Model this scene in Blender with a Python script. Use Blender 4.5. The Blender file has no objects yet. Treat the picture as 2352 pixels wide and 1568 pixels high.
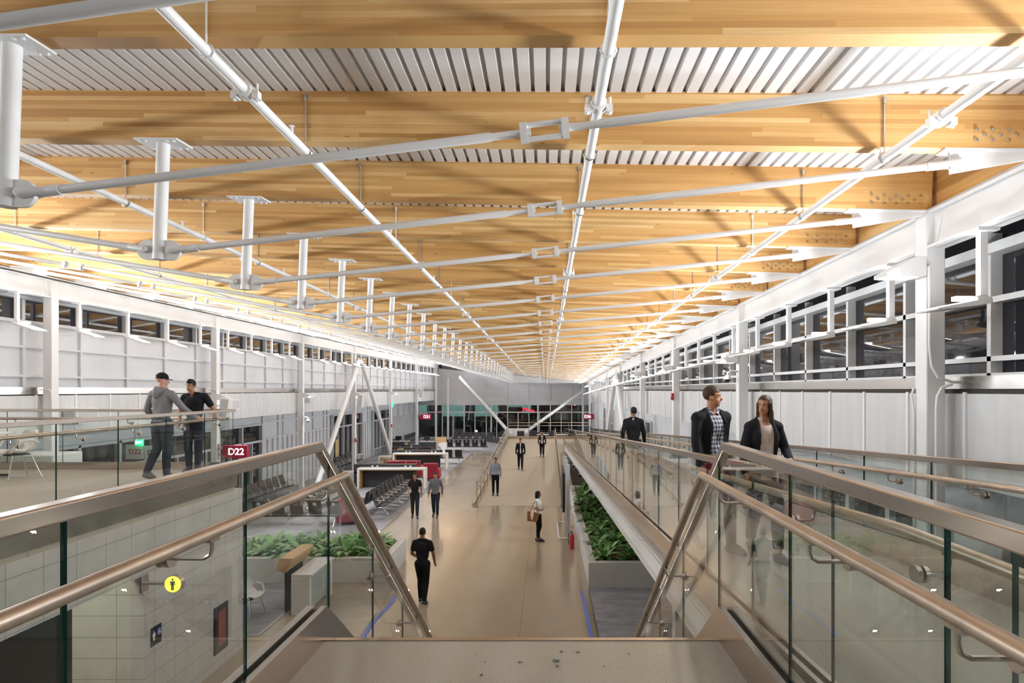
import bpy, bmesh, math, random
from mathutils import Matrix, Vector
import numpy as np
random.seed(7)
R = math.radians
C = bpy.context.scene
COL = C.collection

# ---------------------------------------------------------------- camera, world, exposure
EYE = 5.0                      # eye height above the main floor
F, CX, CY = 1384.0, 1255.0, 895.0
cam = bpy.data.cameras.new('camera'); co = bpy.data.objects.new('camera', cam); COL.objects.link(co)
cam.sensor_width = 36.0; cam.sensor_fit = 'HORIZONTAL'
cam.lens = F / 2352 * 36.0
cam.shift_x = -(CX - 1176) / 2352
cam.shift_y = (CY - 784) / 2352
cam.clip_start = 0.05; cam.clip_end = 400
co.location = (0, 0, EYE); co.rotation_euler = (R(90), 0, 0)
C.camera = co
w = bpy.data.worlds.new('night'); C.world = w; w.use_nodes = True
w.node_tree.nodes['Background'].inputs[0].default_value = (0.30, 0.36, 0.5, 1)
w.node_tree.nodes['Background'].inputs[1].default_value = 0.03
C.view_settings.view_transform = 'Standard'; C.view_settings.look = 'None'
C.view_settings.gamma = 1.0; C.view_settings.use_curve_mapping = False
C.view_settings.exposure = 0.72
C.cycles.use_denoising = True
C.cycles.max_bounces = 10; C.cycles.diffuse_bounces = 6; C.cycles.glossy_bounces = 5
C.cycles.transparent_max_bounces = 40
C.cycles.sample_clamp_indirect = 6.0; C.cycles.caustics_reflective = False; C.cycles.caustics_refractive = False
LAMP_STRENGTH = 16.0           # emission of the tilted uplight faces
UP_WATTS_L, UP_WATTS_R = 64.0, 33.0   # light each uplight throws towards the timber roof
LED_STRENGTH = 260.0           # small lights in the stair handrails
DOWN_WATTS = 125.0             # area lights under the column luminaires, set strong to fill the floor

# ---------------------------------------------------------------- helpers
KIDS = {}; WM = {}
def pt(x, y, d):               # a point of the photograph at distance d
    return Vector(((x - CX) * d / F, d, EYE + (CY - y) * d / F))
ORD = ('first second third fourth fifth sixth seventh eighth ninth tenth eleventh twelfth thirteenth fourteenth fifteenth sixteenth '
       'seventeenth eighteenth nineteenth twentieth').split()
TENS = {2: 'twenty', 3: 'thirty', 4: 'forty'}
def ordinal(i):                # 1-based
    if i <= 20: return ORD[i - 1]
    t, u = divmod(i, 10)
    return {2: 'twentieth', 3: 'thirtieth', 4: 'fortieth'}[t] if u == 0 else TENS[t] + '-' + ORD[u - 1]
def tag(o, label=None, cat=None, group=None, kind=None):
    if label: o['label'] = label
    if cat: o['category'] = cat
    if group: o['group'] = group
    if kind: o['kind'] = kind
    return o
def link(o, parent=None):
    COL.objects.link(o)
    WM[o.name] = Matrix.Identity(4)
    if parent is not None:
        o.parent = parent
        o.matrix_parent_inverse = WM[parent.name].inverted()
        KIDS.setdefault(parent.name, []).append(o)
    return o
def thing(name, label, cat, loc=(0, 0, 0), group=None, rz=0.0):
    o = bpy.data.objects.new(name, None)
    o.location = loc; o.rotation_euler = (0, 0, rz); o.empty_display_size = 0.1
    link(o); WM[o.name] = Matrix.Translation(loc) @ Matrix.Rotation(rz, 4, 'Z')
    return tag(o, label, cat, group)
def dup(root, mat=None, label=None, group=None, loc=None, rz=None, scale=None):
    def rec(o, parent):
        c = o.copy(); COL.objects.link(c)
        if parent is not None:
            c.parent = parent; KIDS.setdefault(parent.name, []).append(c)
        for k in KIDS.get(o.name, []): rec(k, c)
        return c
    c = rec(root, None)
    if mat is not None: c.matrix_basis = mat
    if loc is not None: c.location = loc
    if rz is not None: c.rotation_euler = (0, 0, rz)
    if scale is not None: c.scale = scale
    if label: c['label'] = label
    if group: c['group'] = group
    return c

class MB:
    def __init__(s): s.v = []; s.f = []; s.m = []
    def add(s, vs, fs, m=0):
        b = len(s.v); s.v += [tuple(v) for v in vs]
        s.f += [tuple(b + i for i in f) for f in fs]; s.m += [m] * len(fs); return s
    def box(s, x0, x1, y0, y1, z0, z1, m=0, M=None):
        vs = [Vector(p) for p in ((x0, y0, z0), (x1, y0, z0), (x1, y1, z0), (x0, y1, z0), (x0, y0, z1), (x1, y0, z1), (x1, y1, z1), (x0, y1, z1))]
        if M is not None: vs = [M @ v for v in vs]
        return s.add(vs, [(0, 3, 2, 1), (4, 5, 6, 7), (0, 1, 5, 4), (1, 2, 6, 5), (2, 3, 7, 6), (3, 0, 4, 7)], m)
    def bar(s, a, b, w, h, m=0):   # box along a-b
        a = Vector(a); b = Vector(b); d = (b - a); L = d.length; d.normalize()
        q = d.to_track_quat('X', 'Z').to_matrix().to_4x4()
        return s.box(0, L, -w / 2, w / 2, -h / 2, h / 2, m, Matrix.Translation(a) @ q)
    def prism(s, poly, axis, t0, t1, m=0, M=None):
        n = len(poly)
        def P(a, b, t): return {'y': (a, t, b), 'x': (t, a, b), 'z': (a, b, t)}[axis]
        vs = [Vector(P(a, b, t0)) for a, b in poly] + [Vector(P(a, b, t1)) for a, b in poly]
        if M is not None: vs = [M @ v for v in vs]
        fs = [tuple(range(n - 1, -1, -1)), tuple(range(n, 2 * n))] + [(i, (i + 1) % n, n + (i + 1) % n, n + i) for i in range(n)]
        return s.add(vs, fs, m)
    def strip(s, P, o0, o1, z0, z1, m=0):   # rectangular section swept along a line; o = sideways offsets, z = heights over it
        P = [Vector(p) for p in P]; n = len(P); vs = []
        zf = (lambda z, i: z[i] if hasattr(z, '__len__') else z)
        for i, p in enumerate(P):
            d = (P[min(i + 1, n - 1)] - P[max(i - 1, 0)]); d.z = 0; d.normalize()
            side = Vector((d.y, -d.x, 0))
            for o, z in ((o0, z0), (o1, z0), (o1, z1), (o0, z1)):
                vs.append(p + side * o + Vector((0, 0, zf(z, i))))
        fs = [(3, 2, 1, 0), tuple(4 * (n - 1) + k for k in range(4))]
        for i in range(n - 1):
            for k in range(4):
                fs.append((4 * i + k, 4 * i + (k + 1) % 4, 4 * i + 4 + (k + 1) % 4, 4 * i + 4 + k))
        return s.add(vs, fs, m)
    def tube(s, P, r, n=10, m=0, cap=True):
        P = [Vector(p) for p in P]; k = len(P); vs = []
        rr = r if hasattr(r, '__len__') else [r] * k
        t = (P[1] - P[0]).normalized()
        u = t.orthogonal().normalized()
        for i, p in enumerate(P):
            t = (P[min(i + 1, k - 1)] - P[max(i - 1, 0)]).normalized()
            u = (u - t * u.dot(t)).normalized(); w2 = t.cross(u)
            for j in range(n):
                a = 2 * math.pi * j / n
                vs.append(p + (u * math.cos(a) + w2 * math.sin(a)) * rr[i])
        fs = [(i * n + j, i * n + (j + 1) % n, (i + 1) * n + (j + 1) % n, (i + 1) * n + j) for i in range(k - 1) for j in range(n)]
        if cap: fs += [tuple(range(n - 1, -1, -1)), tuple((k - 1) * n + j for j in range(n))]
        return s.add(vs, fs, m)
    def ball(s, c, r, nu=12, nv=8, m=0, M=None):
        rx, ry, rz = r if hasattr(r, '__len__') else (r, r, r)
        c = Vector(c); vs = [Vector((0, 0, rz))]
        for i in range(1, nv):
            a = math.pi * i / nv
            for j in range(nu):
                b = 2 * math.pi * j / nu
                vs.append(Vector((rx * math.sin(a) * math.cos(b), ry * math.sin(a) * math.sin(b), rz * math.cos(a))))
        vs.append(Vector((0, 0, -rz)))
        vs = [(M @ (v + c) if M is not None else v + c) for v in vs]
        fs = [(0, 1 + j, 1 + (j + 1) % nu) for j in range(nu)]
        for i in range(nv - 2):
            fs += [(1 + i * nu + j, 1 + (i + 1) * nu + j, 1 + (i + 1) * nu + (j + 1) % nu, 1 + i * nu + (j + 1) % nu) for j in range(nu)]
        e = len(vs) - 1; b = 1 + (nv - 2) * nu
        fs += [(b + j, e, b + (j + 1) % nu) for j in range(nu)]
        return s.add(vs, fs, m)
    def mesh(s, name, mats):
        me = bpy.data.meshes.new(name); me.from_pydata(s.v, [], s.f)
        for x in (mats if isinstance(mats, (list, tuple)) else [mats]): me.materials.append(x)
        if any(s.m): me.polygons.foreach_set('material_index', s.m)
        me.update()
        bm = bmesh.new(); bm.from_mesh(me); bmesh.ops.recalc_face_normals(bm, faces=bm.faces); bm.to_mesh(me); bm.free()
        me.polygons.foreach_set('use_smooth', [True] * len(me.polygons)); me.set_sharp_from_angle(angle=R(38))
        return me
    def build(s, name, mats, parent=None):
        return link(bpy.data.objects.new(name, s.mesh(name, mats)), parent)
def struct(name, mb, mats): return tag(mb.build(name, mats), kind='structure')
def bevel(o, w=0.01, seg=2):
    m = o.modifiers.new('bevel', 'BEVEL'); m.width = w; m.segments = seg; m.limit_method = 'ANGLE'; m.angle_limit = R(40); return o

# ---------------------------------------------------------------- materials
def mat(name, base=(0.8, 0.8, 0.8), rough=0.5, metal=0.0, spec=0.5, emit=None, strength=0.0, coat=0.0):
    m = bpy.data.materials.new(name); m.use_nodes = True
    b = m.node_tree.nodes['Principled BSDF']
    b.inputs['Base Color'].default_value = (*base, 1); b.inputs['Roughness'].default_value = rough
    b.inputs['Metallic'].default_value = metal; b.inputs['Specular IOR Level'].default_value = spec
    b.inputs['Coat Weight'].default_value = coat; b.inputs['Coat Roughness'].default_value = 0.08
    if emit: b.inputs['Emission Color'].default_value = (*emit, 1); b.inputs['Emission Strength'].default_value = strength
    return m
class NT:
    def __init__(s, m): s.nt = m.node_tree; s.b = s.nt.nodes.get('Principled BSDF')
    def n(s, t, **kw):
        x = s.nt.nodes.new('ShaderNode' + t)
        for k, v in kw.items():
            if k.startswith('i_'):
                key = k[2:]; key = int(key) if key.isdigit() else key
                inp = x.inputs[key]
                if hasattr(v, 'is_output'): s.nt.links.new(v, inp)
                else: inp.default_value = v
            else: setattr(x, k, v)
        return x
    def math(s, op, a, b=0.0, c=None):
        kw = dict(operation=op, i_0=a, i_1=b)
        if c is not None: kw['i_2'] = c
        return s.n('Math', **kw).outputs[0]
    def ramp(s, fac, stops):
        x = s.n('ValToRGB', i_0=fac); e = x.color_ramp.elements
        while len(e) < len(stops): e.new(0.5)
        for k, (p, c) in zip(e, stops): k.position = p; k.color = (*c, 1)
        return x.outputs[0]
    def mix(s, fac, a, b, mode='MIX'):
        x = s.n('Mix', data_type='RGBA', blend_type=mode)
        for i, v in ((0, fac), (6, a), (7, b)):
            if hasattr(v, 'is_output'): s.nt.links.new(v, x.inputs[i])
            else: x.inputs[i].default_value = v if i == 0 else (*v, 1)
        return x.outputs[2]
    def coord(s, kind='Object'): return s.n('TexCoord').outputs[kind]
    def noise(s, vec, scale, detail=4.0, rough=0.55): return s.n('TexNoise', i_Vector=vec, i_Scale=scale, i_Detail=detail, i_Roughness=rough).outputs[0]
    def map(s, vec, scale): return s.n('Mapping', i_Vector=vec, i_Scale=scale).outputs[0]
    def col(s, sock): s.nt.links.new(sock, s.b.inputs['Base Color'])
    def rough(s, sock): s.nt.links.new(sock, s.b.inputs['Roughness'])
    def bump(s, h, strength=0.2, dist=0.01):
        x = s.n('Bump', i_Height=h, i_Strength=strength, i_Distance=dist); s.nt.links.new(x.outputs[0], s.b.inputs['Normal'])

def wood_mat(name, lam, board, tones, knots=True, rough=0.5):
    m = mat(name, rough=rough); k = NT(m)
    sep = k.n('SeparateXYZ', i_0=k.coord()); X, Y, Z = sep.outputs
    rnd = k.n('ObjectInfo').outputs['Random']
    row = k.math('FLOOR', k.math('DIVIDE', Z, lam))
    wn = k.n('TexWhiteNoise', noise_dimensions='2D', i_Vector=k.n('CombineXYZ', i_0=row, i_1=k.math('MULTIPLY', rnd, 91.7)).outputs[0]).outputs[0]
    xs = k.math('ADD', k.math('ADD', X, k.math('MULTIPLY', Y, 0.9)), k.math('MULTIPLY', wn, 7.0))
    brd = k.math('FLOOR', k.math('DIVIDE', xs, board))
    wn2 = k.n('TexWhiteNoise', noise_dimensions='3D', i_Vector=k.n('CombineXYZ', i_0=row, i_1=brd, i_2=k.math('MULTIPLY', rnd, 31.3)).outputs[0]).outputs[0]
    base = k.ramp(wn2, tones)
    gv = k.n('CombineXYZ', i_0=k.math('MULTIPLY', xs, 1.3), i_1=k.math('MULTIPLY', Z, 55.0), i_2=k.math('ADD', k.math('MULTIPLY', wn2, 40.0), k.math('MULTIPLY', rnd, 17.0))).outputs[0]
    g = k.n('TexNoise', i_Vector=gv, i_Scale=1.0, i_Detail=5.0, i_Roughness=0.6, i_Distortion=0.6).outputs[0]
    c = k.mix(k.math('MULTIPLY', k.math('SUBTRACT', g, 0.42), 2.2), base, (0.42, 0.20, 0.05), 'MIX')
    c = k.mix(0.55, base, c)
    if knots:
        vv = k.n('CombineXYZ', i_0=k.math('MULTIPLY', xs, 1.7), i_1=k.math('MULTIPLY', Z, 5.0), i_2=k.math('MULTIPLY', rnd, 23.0)).outputs[0]
        d = k.n('TexVoronoi', i_Vector=vv, i_Scale=1.0, feature='F1').outputs[0]
        kf = k.math('LESS_THAN', d, 0.045)
        c = k.mix(k.math('MULTIPLY', kf, 0.75), c, (0.16, 0.07, 0.02))
    k.col(c); return m
TONES = [(0.0, (0.50, 0.26, 0.08)), (0.35, (0.60, 0.335, 0.11)), (0.7, (0.66, 0.40, 0.15)), (1.0, (0.78, 0.54, 0.25))]
M_GLULAM = wood_mat('glulam', 0.038, 1.9, TONES)
M_RIM = wood_mat('rim_wood', 0.045, 1.2, TONES)
M_OAK = wood_mat('oak', 0.12, 3.0, [(0.0, (0.52, 0.33, 0.14)), (1.0, (0.60, 0.40, 0.19))], knots=False)
M_WHITE = mat('white_paint', (0.80, 0.80, 0.80), 0.45)
M_WALL = mat('wall_panel', (0.76, 0.765, 0.78), 0.5)
def _w():
    k = NT(M_WALL); n = k.noise(k.coord(), 1.3, 3); k.col(k.ramp(n, [(0.3, (0.60, 0.605, 0.62)), (0.7, (0.66, 0.665, 0.68))]))
_w()
M_PANEL = mat('clad_panel', (0.75, 0.755, 0.75), 0.42)
def _p():
    k = NT(M_PANEL); n = k.noise(k.map(k.coord(), (6, 6, 0.5)), 1.0, 3); k.col(k.ramp(n, [(0.3, (0.58, 0.585, 0.585)), (0.7, (0.66, 0.66, 0.66))]))
_p()
M_GREYP = mat('grey_paint', (0.55, 0.555, 0.57), 0.5)
M_ROD = mat('rod_paint', (0.72, 0.71, 0.70), 0.4)
M_DECK = mat('roof_deck', (0.76, 0.76, 0.77), 0.4)
M_STEEL = mat('brushed_steel', (0.60, 0.535, 0.48), 0.3, 1.0)
def _s():
    k = NT(M_STEEL); n = k.noise(k.map(k.coord(), (3.0, 1.2, 40.0)), 6.0, 3)
    k.rough(k.math('MULTIPLY_ADD', n, 0.07, 0.19))
_s()
M_TUBE = mat('rail_tube', (0.56, 0.48, 0.40), 0.34, 1.0)
def _t():
    k = NT(M_TUBE); n = k.noise(k.coord(), 7.0, 4); k.rough(k.math('MULTIPLY_ADD', n, 0.15, 0.29))
    k.col(k.ramp(n, [(0.35, (0.50, 0.43, 0.37)), (0.65, (0.62, 0.52, 0.42))]))
_t()
M_BAND = mat('mirror_band', (0.62, 0.59, 0.56), 0.22, 1.0)
def _b():
    k = NT(M_BAND); n = k.noise(k.coord(), 2.2, 2); k.bump(n, 0.12, 0.03)
_b()
M_CHROME = mat('chrome', (0.75, 0.74, 0.72), 0.18, 1.0)
M_DARKM = mat('dark_metal', (0.045, 0.045, 0.05), 0.4, 0.6)
M_BLACK = mat('black', (0.014, 0.014, 0.016), 0.45)
M_GAP = mat('shadow_gap', (0.05, 0.045, 0.04), 0.8)
M_CHAR = mat('charcoal', (0.030, 0.031, 0.035), 0.55)
M_SEAT = mat('seat_black', (0.022, 0.022, 0.024), 0.55)
M_RED = mat('red_vinyl', (0.33, 0.02, 0.04), 0.4)
M_REDBOX = mat('red_enamel', (0.45, 0.02, 0.03), 0.35)
M_SIGNRED = mat('sign_red', (0.27, 0.012, 0.04), 0.4, emit=(0.5, 0.02, 0.06), strength=0.06)
M_LETTER = mat('letter_light', (1, 1, 1), 0.5, emit=(1, 0.98, 1), strength=0.9)
M_GREENL = mat('exit_green', (0.02, 0.5, 0.15), 0.5, emit=(0.02, 1.0, 0.25), strength=1.6)
M_YELL = mat('sign_yellow', (0.9, 0.9, 0.05), 0.5, emit=(0.95, 0.95, 0.05), strength=1.5)
M_LAMP = mat('lamp_face', (1, 1, 1), 0.5, emit=(0.97, 0.98, 1.0), strength=LAMP_STRENGTH)
M_LED = mat('led', (1, 1, 1), 0.5, emit=(1.0, 0.98, 0.85), strength=LED_STRENGTH)
M_PLASTIC = mat('white_plastic', (0.80, 0.79, 0.77), 0.35)
M_PLASG = mat('grey_plastic', (0.38, 0.38, 0.39), 0.4)
M_BLUE = mat('blue_tape', (0.20, 0.28, 0.75), 0.6)
M_PAPER = mat('white_board', (0.72, 0.72, 0.71), 0.6)
M_DARKTXT = mat('dark_ink', (0.06, 0.06, 0.065), 0.5)
M_NIGHT = mat('night_pane', (0.012, 0.013, 0.018), 0.03, 0.0, 0.9)
M_EDGE = mat('glass_edge', (0.006, 0.040, 0.032), 0.12, 0.0, 0.6)
def glass_mat(name, tint, refl=1.0, base=0.032):
    m = bpy.data.materials.new(name); m.use_nodes = True; k = NT(m); nt = m.node_tree
    nt.nodes.remove(k.b); out = nt.nodes['Material Output']
    tr = k.n('BsdfTransparent', i_0=(*tint, 1)); gl = k.n('BsdfGlossy', i_0=(1, 1, 1, 1), i_1=0.0)
    fc = k.n('LayerWeight', i_0=0.5).outputs[1]
    fac = k.math('MULTIPLY_ADD', k.math('POWER', fc, 5.0), 0.9 * refl, base)
    mx = k.n('MixShader', i_0=fac, i_1=tr.outputs[0], i_2=gl.outputs[0])
    nt.links.new(mx.outputs[0], out.inputs[0]); return m
M_GLASS = glass_mat('guard_glass', (0.955, 0.975, 0.965))
M_PANE = glass_mat('window_glass', (0.55, 0.62, 0.62), 1.0, 0.10)

def concrete_mat(name, c0, c1, rough, joints=None):
    m = mat(name, c0, rough, coat=0.0); k = NT(m); co_ = k.coord()
    n = k.noise(k.map(co_, (1, 0.45, 1)), 0.55, 6, 0.62); f = k.noise(co_, 55.0, 2)
    c = k.ramp(n, [(0.28, c0), (0.72, c1)])
    c = k.mix(k.math('MULTIPLY', k.math('ABSOLUTE', k.math('SUBTRACT', f, 0.5)), 0.9), c, (0.30, 0.25, 0.19))
    if joints:
        sep = k.n('SeparateXYZ', i_0=co_); X, Y, Z = sep.outputs
        for ax, per, off in joints:
            t = k.math('ABSOLUTE', k.math('SUBTRACT', k.math('FRACT', k.math('DIVIDE', k.math('ADD', X if ax == 'x' else Y, off), per)), 0.5))
            c = k.mix(k.math('MULTIPLY', k.math('LESS_THAN', t, 0.006 / per), 0.55), c, (0.10, 0.085, 0.07))
    k.col(c)
    k.rough(k.math('MULTIPLY_ADD', n, 0.18, rough - 0.09)); return m
M_FLOOR = concrete_mat('polished_concrete', (0.33, 0.265, 0.19), (0.41, 0.335, 0.245), 0.15, [('x', 4.6, 0.55 + 2.3), ('y', 9.2, 2.1)])
M_RAMP = concrete_mat('ramp_concrete', (0.42, 0.345, 0.25), (0.49, 0.405, 0.30), 0.39)
M_RAMPU = concrete_mat('upper_ramp_concrete', (0.33, 0.305, 0.255), (0.40, 0.37, 0.315), 0.17)
M_LAND = concrete_mat('landing_concrete', (0.40, 0.365, 0.30), (0.49, 0.45, 0.38), 0.16)
def _l():
    k = NT(M_LAND); f = k.noise(k.coord(), 190.0, 1)
    src = k.b.inputs['Base Color'].links[0].from_socket
    k.col(k.mix(k.math('MULTIPLY', k.math('GREATER_THAN', f, 0.60), 0.45), src, (0.12, 0.10, 0.08)))
_l()
M_PLANT = concrete_mat('cast_concrete', (0.62, 0.61, 0.58), (0.72, 0.71, 0.68), 0.6)
M_CARPET = mat('carpet', (0.2, 0.2, 0.2), 0.95, spec=0.1)
def _c():
    k = NT(M_CARPET); v = k.map(k.coord(), (1, 2.4, 1)); a = k.noise(v, 1.6, 6, 0.7); b = k.noise(k.coord(), 60, 2)
    c = k.ramp(a, [(0.30, (0.21, 0.20, 0.20)), (0.50, (0.31, 0.30, 0.305)), (0.70, (0.43, 0.425, 0.44))])
    k.col(k.mix(k.math('MULTIPLY', b, 0.35), c, (0.13, 0.125, 0.125))); k.bump(b, 0.5, 0.01)
_c()
def tile_mat(name, tw, th, c0, c1, grout, axis='y'):
    m = mat(name, c0, 0.35); k = NT(m); sep = k.n('SeparateXYZ', i_0=k.coord()); X, Y, Z = sep.outputs
    U = Y if axis == 'y' else X
    def joint(v, per):
        return k.math('LESS_THAN', k.math('ABSOLUTE', k.math('SUBTRACT', k.math('FRACT', k.math('DIVIDE', v, per)), 0.5)), 0.0035 / per)
    ju = joint(k.math('ADD', U, 0.18), tw); jz = joint(k.math('ADD', Z, 0.02), th)
    n = k.noise(k.map(k.coord(), (1, 1, 0.6)), 2.2, 6, 0.65)
    c = k.ramp(n, [(0.3, c0), (0.7, c1)])
    k.col(k.mix(k.math('MAXIMUM', ju, jz), c, grout)); return m
M_TILE = tile_mat('wall_tile', 0.5, 0.31, (0.42, 0.40, 0.365), (0.52, 0.50, 0.46), (0.17, 0.155, 0.135))
M_TILEX = tile_mat('wall_tile_return', 0.72, 0.31, (0.46, 0.45, 0.38), (0.56, 0.55, 0.47), (0.17, 0.155, 0.135), 'x')
M_LEAF = mat('leaf', (0.05, 0.16, 0.04), 0.35)
def _lf():
    k = NT(M_LEAF); n = k.noise(k.coord(), 5.0, 3); r = k.n('ObjectInfo').outputs['Random']
    c = k.ramp(n, [(0.28, (0.07, 0.20, 0.045)), (0.52, (0.20, 0.40, 0.12)), (0.72, (0.50, 0.64, 0.36))])
    k.col(k.mix(k.math('MULTIPLY', r, 0.35), c, (0.10, 0.25, 0.07)))
_lf()
M_MULCH = mat('mulch', (0.24, 0.16, 0.09), 0.95)
def _m():
    k = NT(M_MULCH); n = k.noise(k.coord(), 26, 4, 0.7); k.col(k.ramp(n, [(0.3, (0.14, 0.09, 0.045)), (0.48, (0.40, 0.28, 0.14)), (0.68, (0.66, 0.52, 0.30))])); k.bump(n, 1.0, 0.04)
_m()

# ---------------------------------------------------------------- roof geometry
XS, XE = -3.40, 4.00           # king post line, right bearing line
HALF = XE - XS                 # half span
SKEW = -0.07                   # trusses are slightly skewed in plan
def ds(n): return 1.438 / (1 / (2.61 + n) - 0.00825)
def zs(d): d = max(d, 0); return 5 + 2.225 - 0.0055 * d - 0.00006 * d * d
def zr(d): d = max(d, 0); return 5 + 1.98 - 0.0145 * d - 0.00012 * d * d
def roof(X, d):                # underside of the beams at plan position X, d
    d0 = d - SKEW * (X - XS)
    a = zs(d0); b = zr(d0 + SKEW * HALF)
    return a + (b - a) * (X - XS) / HALF
def zl(d): return roof(XS - HALF, d)
BH = 0.44                      # glulam depth
# corrugated steel deck over the beams
mb = MB(); X0, X1, PER = -11.45, 4.75, 0.125
prof = []
x = X0
while x < X1:
    prof += [(x, 0.0), (x + 0.048, 0.0), (x + 0.062, 0.065), (x + 0.111, 0.065)]; x += PER
ys = [-7, -3, 0] + [ds(n) for n in range(-1, 32)] + [64.0]
vs = [(px, yy, roof(px, yy) + BH + 0.012 + pz) for yy in ys for px, pz in prof]
k = len(prof)
mb.add(vs, [(i * k + j, i * k + j + 1, (i + 1) * k + j + 1, (i + 1) * k + j) for i in range(len(ys) - 1) for j in range(k - 1)])
ceil = struct('ceiling', mb, M_DECK)
ceil.modifiers.new('thickness', 'SOLIDIFY').thickness = -0.03

# floor
mb = MB(); mb.box(-13.2, 5.2, -7, 62.4, -0.2, 0.0); struct('floor', mb, M_FLOOR)
mb = MB()
mb.box(-13.2, -5.85, 12.2, 62.0, 0.0, 0.008); mb.box(-5.85, -3.2, 47.5, 62.0, 0.0, 0.008)
struct('floor_carpet_left', mb, M_CARPET)
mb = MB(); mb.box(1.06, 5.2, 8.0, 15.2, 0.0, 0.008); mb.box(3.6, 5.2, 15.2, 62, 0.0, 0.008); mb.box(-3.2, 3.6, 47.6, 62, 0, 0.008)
M_CARPET2 = M_CARPET.copy(); M_CARPET2.name = 'carpet_blue_grey_lifted'  # blue-grey copy, also lightened to offset the shade of the ramp
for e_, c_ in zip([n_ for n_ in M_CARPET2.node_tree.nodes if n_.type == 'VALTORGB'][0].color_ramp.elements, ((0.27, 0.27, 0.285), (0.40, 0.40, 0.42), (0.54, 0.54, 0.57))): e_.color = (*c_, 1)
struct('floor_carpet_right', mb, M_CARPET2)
mb = MB(); mb.box(-5.88, -5.83, 12.2, 47.5, 0.0, 0.012); mb.box(1.03, 1.07, 8.0, 15.2, 0, 0.012); struct('trim_floor_edge', mb, M_STEEL)

# right wall: cladding panels, mirror band, clerestory glazing, lower wall
DR = [-0.1, 6.41, 12.57, 19.0, 25.6, 32.8, 40.3, 48.1, 56.6]
DL = [1.0, 7.0, 13.5, 20.2, 27.3, 34.8, 42.9, 51.6, 60.6]
yr = [-7] + [y for y in DR] + [62]
def line(X, ys, z=0): return [(X, y, z) for y in ys]
yy = [-7, 0, 6, 12, 18, 24, 30, 36, 42, 48, 54, 62]
mb = MB(); mb.strip(line(4.62, yy), 0, 0.2, 0.0, 4.05); struct('wall_right', mb, M_WALL)
mb = MB(); mb.strip(line(4.30, yy), 0, 0.34, 4.02, 4.96); struct('wall_right_cladding', mb, M_PANEL)
mb = MB(); mb.strip(line(4.36, yy), 0, 0.28, 4.96, 5.01); struct('wall_right_gap', mb, M_GAP)
mb = MB()
y = 0.3
while y < 62: mb.box(4.282, 4.30, y - 0.022, y + 0.022, 4.0, 4.975); y += 0.98
struct('trim_right_battens', mb, M_WHITE)
mb = MB(); mb.strip(line(4.33, yy), 0, 0.3, 5.01, 5.14); struct('trim_right_band', mb, M_BAND)
mb = MB(); mb.strip(line(4.62, yy), 0, 0.04, 5.14, [zr(t) - 0.20 for t in yy]); struct('window_right', mb, M_NIGHT)
mb = MB()
y = 0.35
while y < 62:
    mb.box(4.50, 4.62, y - 0.028, y + 0.028, 5.14, zr(y) - 0.3); y += 1.445
mb.strip(line(4.50, yy), 0, 0.12, 5.14, 5.17); mb.strip(line(4.50, yy), 0, 0.12, 5.29, 5.34)
mb.strip(line(4.50, yy[:8]), 0, 0.12, 5.88, 5.94)
mb.strip(line(4.44, yy), 0, 0.18, [zr(t) - 0.52 for t in yy], [zr(t) - 0.42 for t in yy])
struct('window_right_frame', mb, M_WHITE)
mb = MB(); mb.strip(line(4.09, yy), 0, 0.06, [zr(t) + 0.005 for t in yy], [zr(t) + BH + 0.03 for t in yy]); struct('trim_right_rim_board', mb, M_RIM)
mb = MB(); mb.strip(line(4.12, yy), 0, 0.7, [zr(t) - 0.0 for t in yy], [zr(t) + 0.05 for t in yy]); struct('ceiling_right_soffit', mb, M_WHITE)
# lower right wall: dark windows with frames, white sill ledges
for i, (a, b) in enumerate(((1.0, 6.0), (6.9, 12.2), (13.0, 18.6), (26.2, 32.4), (41, 47.6))):
    mb = MB(); mb.box(4.585, 4.63, a, b, 1.9, 3.55); struct('window_right_low_%d' % (i + 1), mb, M_NIGHT)
    mb = MB()
    n = 5
    for j in range(n + 1):
        t = a + (b - a) * j / n; mb.box(4.50, 4.62, t - 0.05, t + 0.05, 1.85, 3.6)
    for z in (1.85, 2.65, 3.55): mb.box(4.52, 4.62, a, b, z, z + 0.07)
    struct('window_right_low_frame_%d' % (i + 1), mb, M_GREYP)

# left wall
mb = MB(); mb.strip(line(-13.2, yy), -0.2, 0, 0, 4.2); struct('wall_left', mb, M_WALL)
mb = MB(); mb.strip(line(-11.30, yy), -1.9, 0, 3.95, 4.87); struct('wall_left_cladding', mb, M_PANEL)
mb = MB(); mb.strip(line(-11.36, yy), -1.8, 0, 4.87, 4.90); struct('wall_left_gap', mb, M_GAP)
mb = MB()
y = 0.9
while y < 61.5: mb.box(-11.30, -11.28, y - 0.025, y + 0.025, 3.93, 4.885); y += 1.13
struct('trim_left_battens', mb, M_WHITE)
mb = MB(); mb.strip(line(-11.34, yy), -0.3, 0, 4.90, 5.06); struct('trim_left_band', mb, M_BAND)
mb = MB(); mb.strip(line(-11.5, yy), -0.2, 0, 5.06, 6.48); struct('wall_left_upper', mb, M_WALL)
mb = MB()
y = 0.15
while y < 62:
    mb.box(-11.5, -11.43, y - 0.03, y + 0.03, 5.06, 6.50); y += 1.63
for z in (5.28, 5.92): mb.strip(line(-11.5, yy), 0, 0.065, z, z + 0.05)
struct('trim_left_ribs', mb, M_WALL)
mb = MB(); mb.strip(line(-11.56, yy), -0.05, 0, 6.48, [zl(t) - 0.2 for t in yy]); struct('window_left', mb, M_NIGHT)
mb = MB()
y = 0.15
while y < 62:
    mb.box(-11.56, -11.44, y - 0.04, y + 0.04, 6.48, zl(y) - 0.2); y += 1.63
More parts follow.
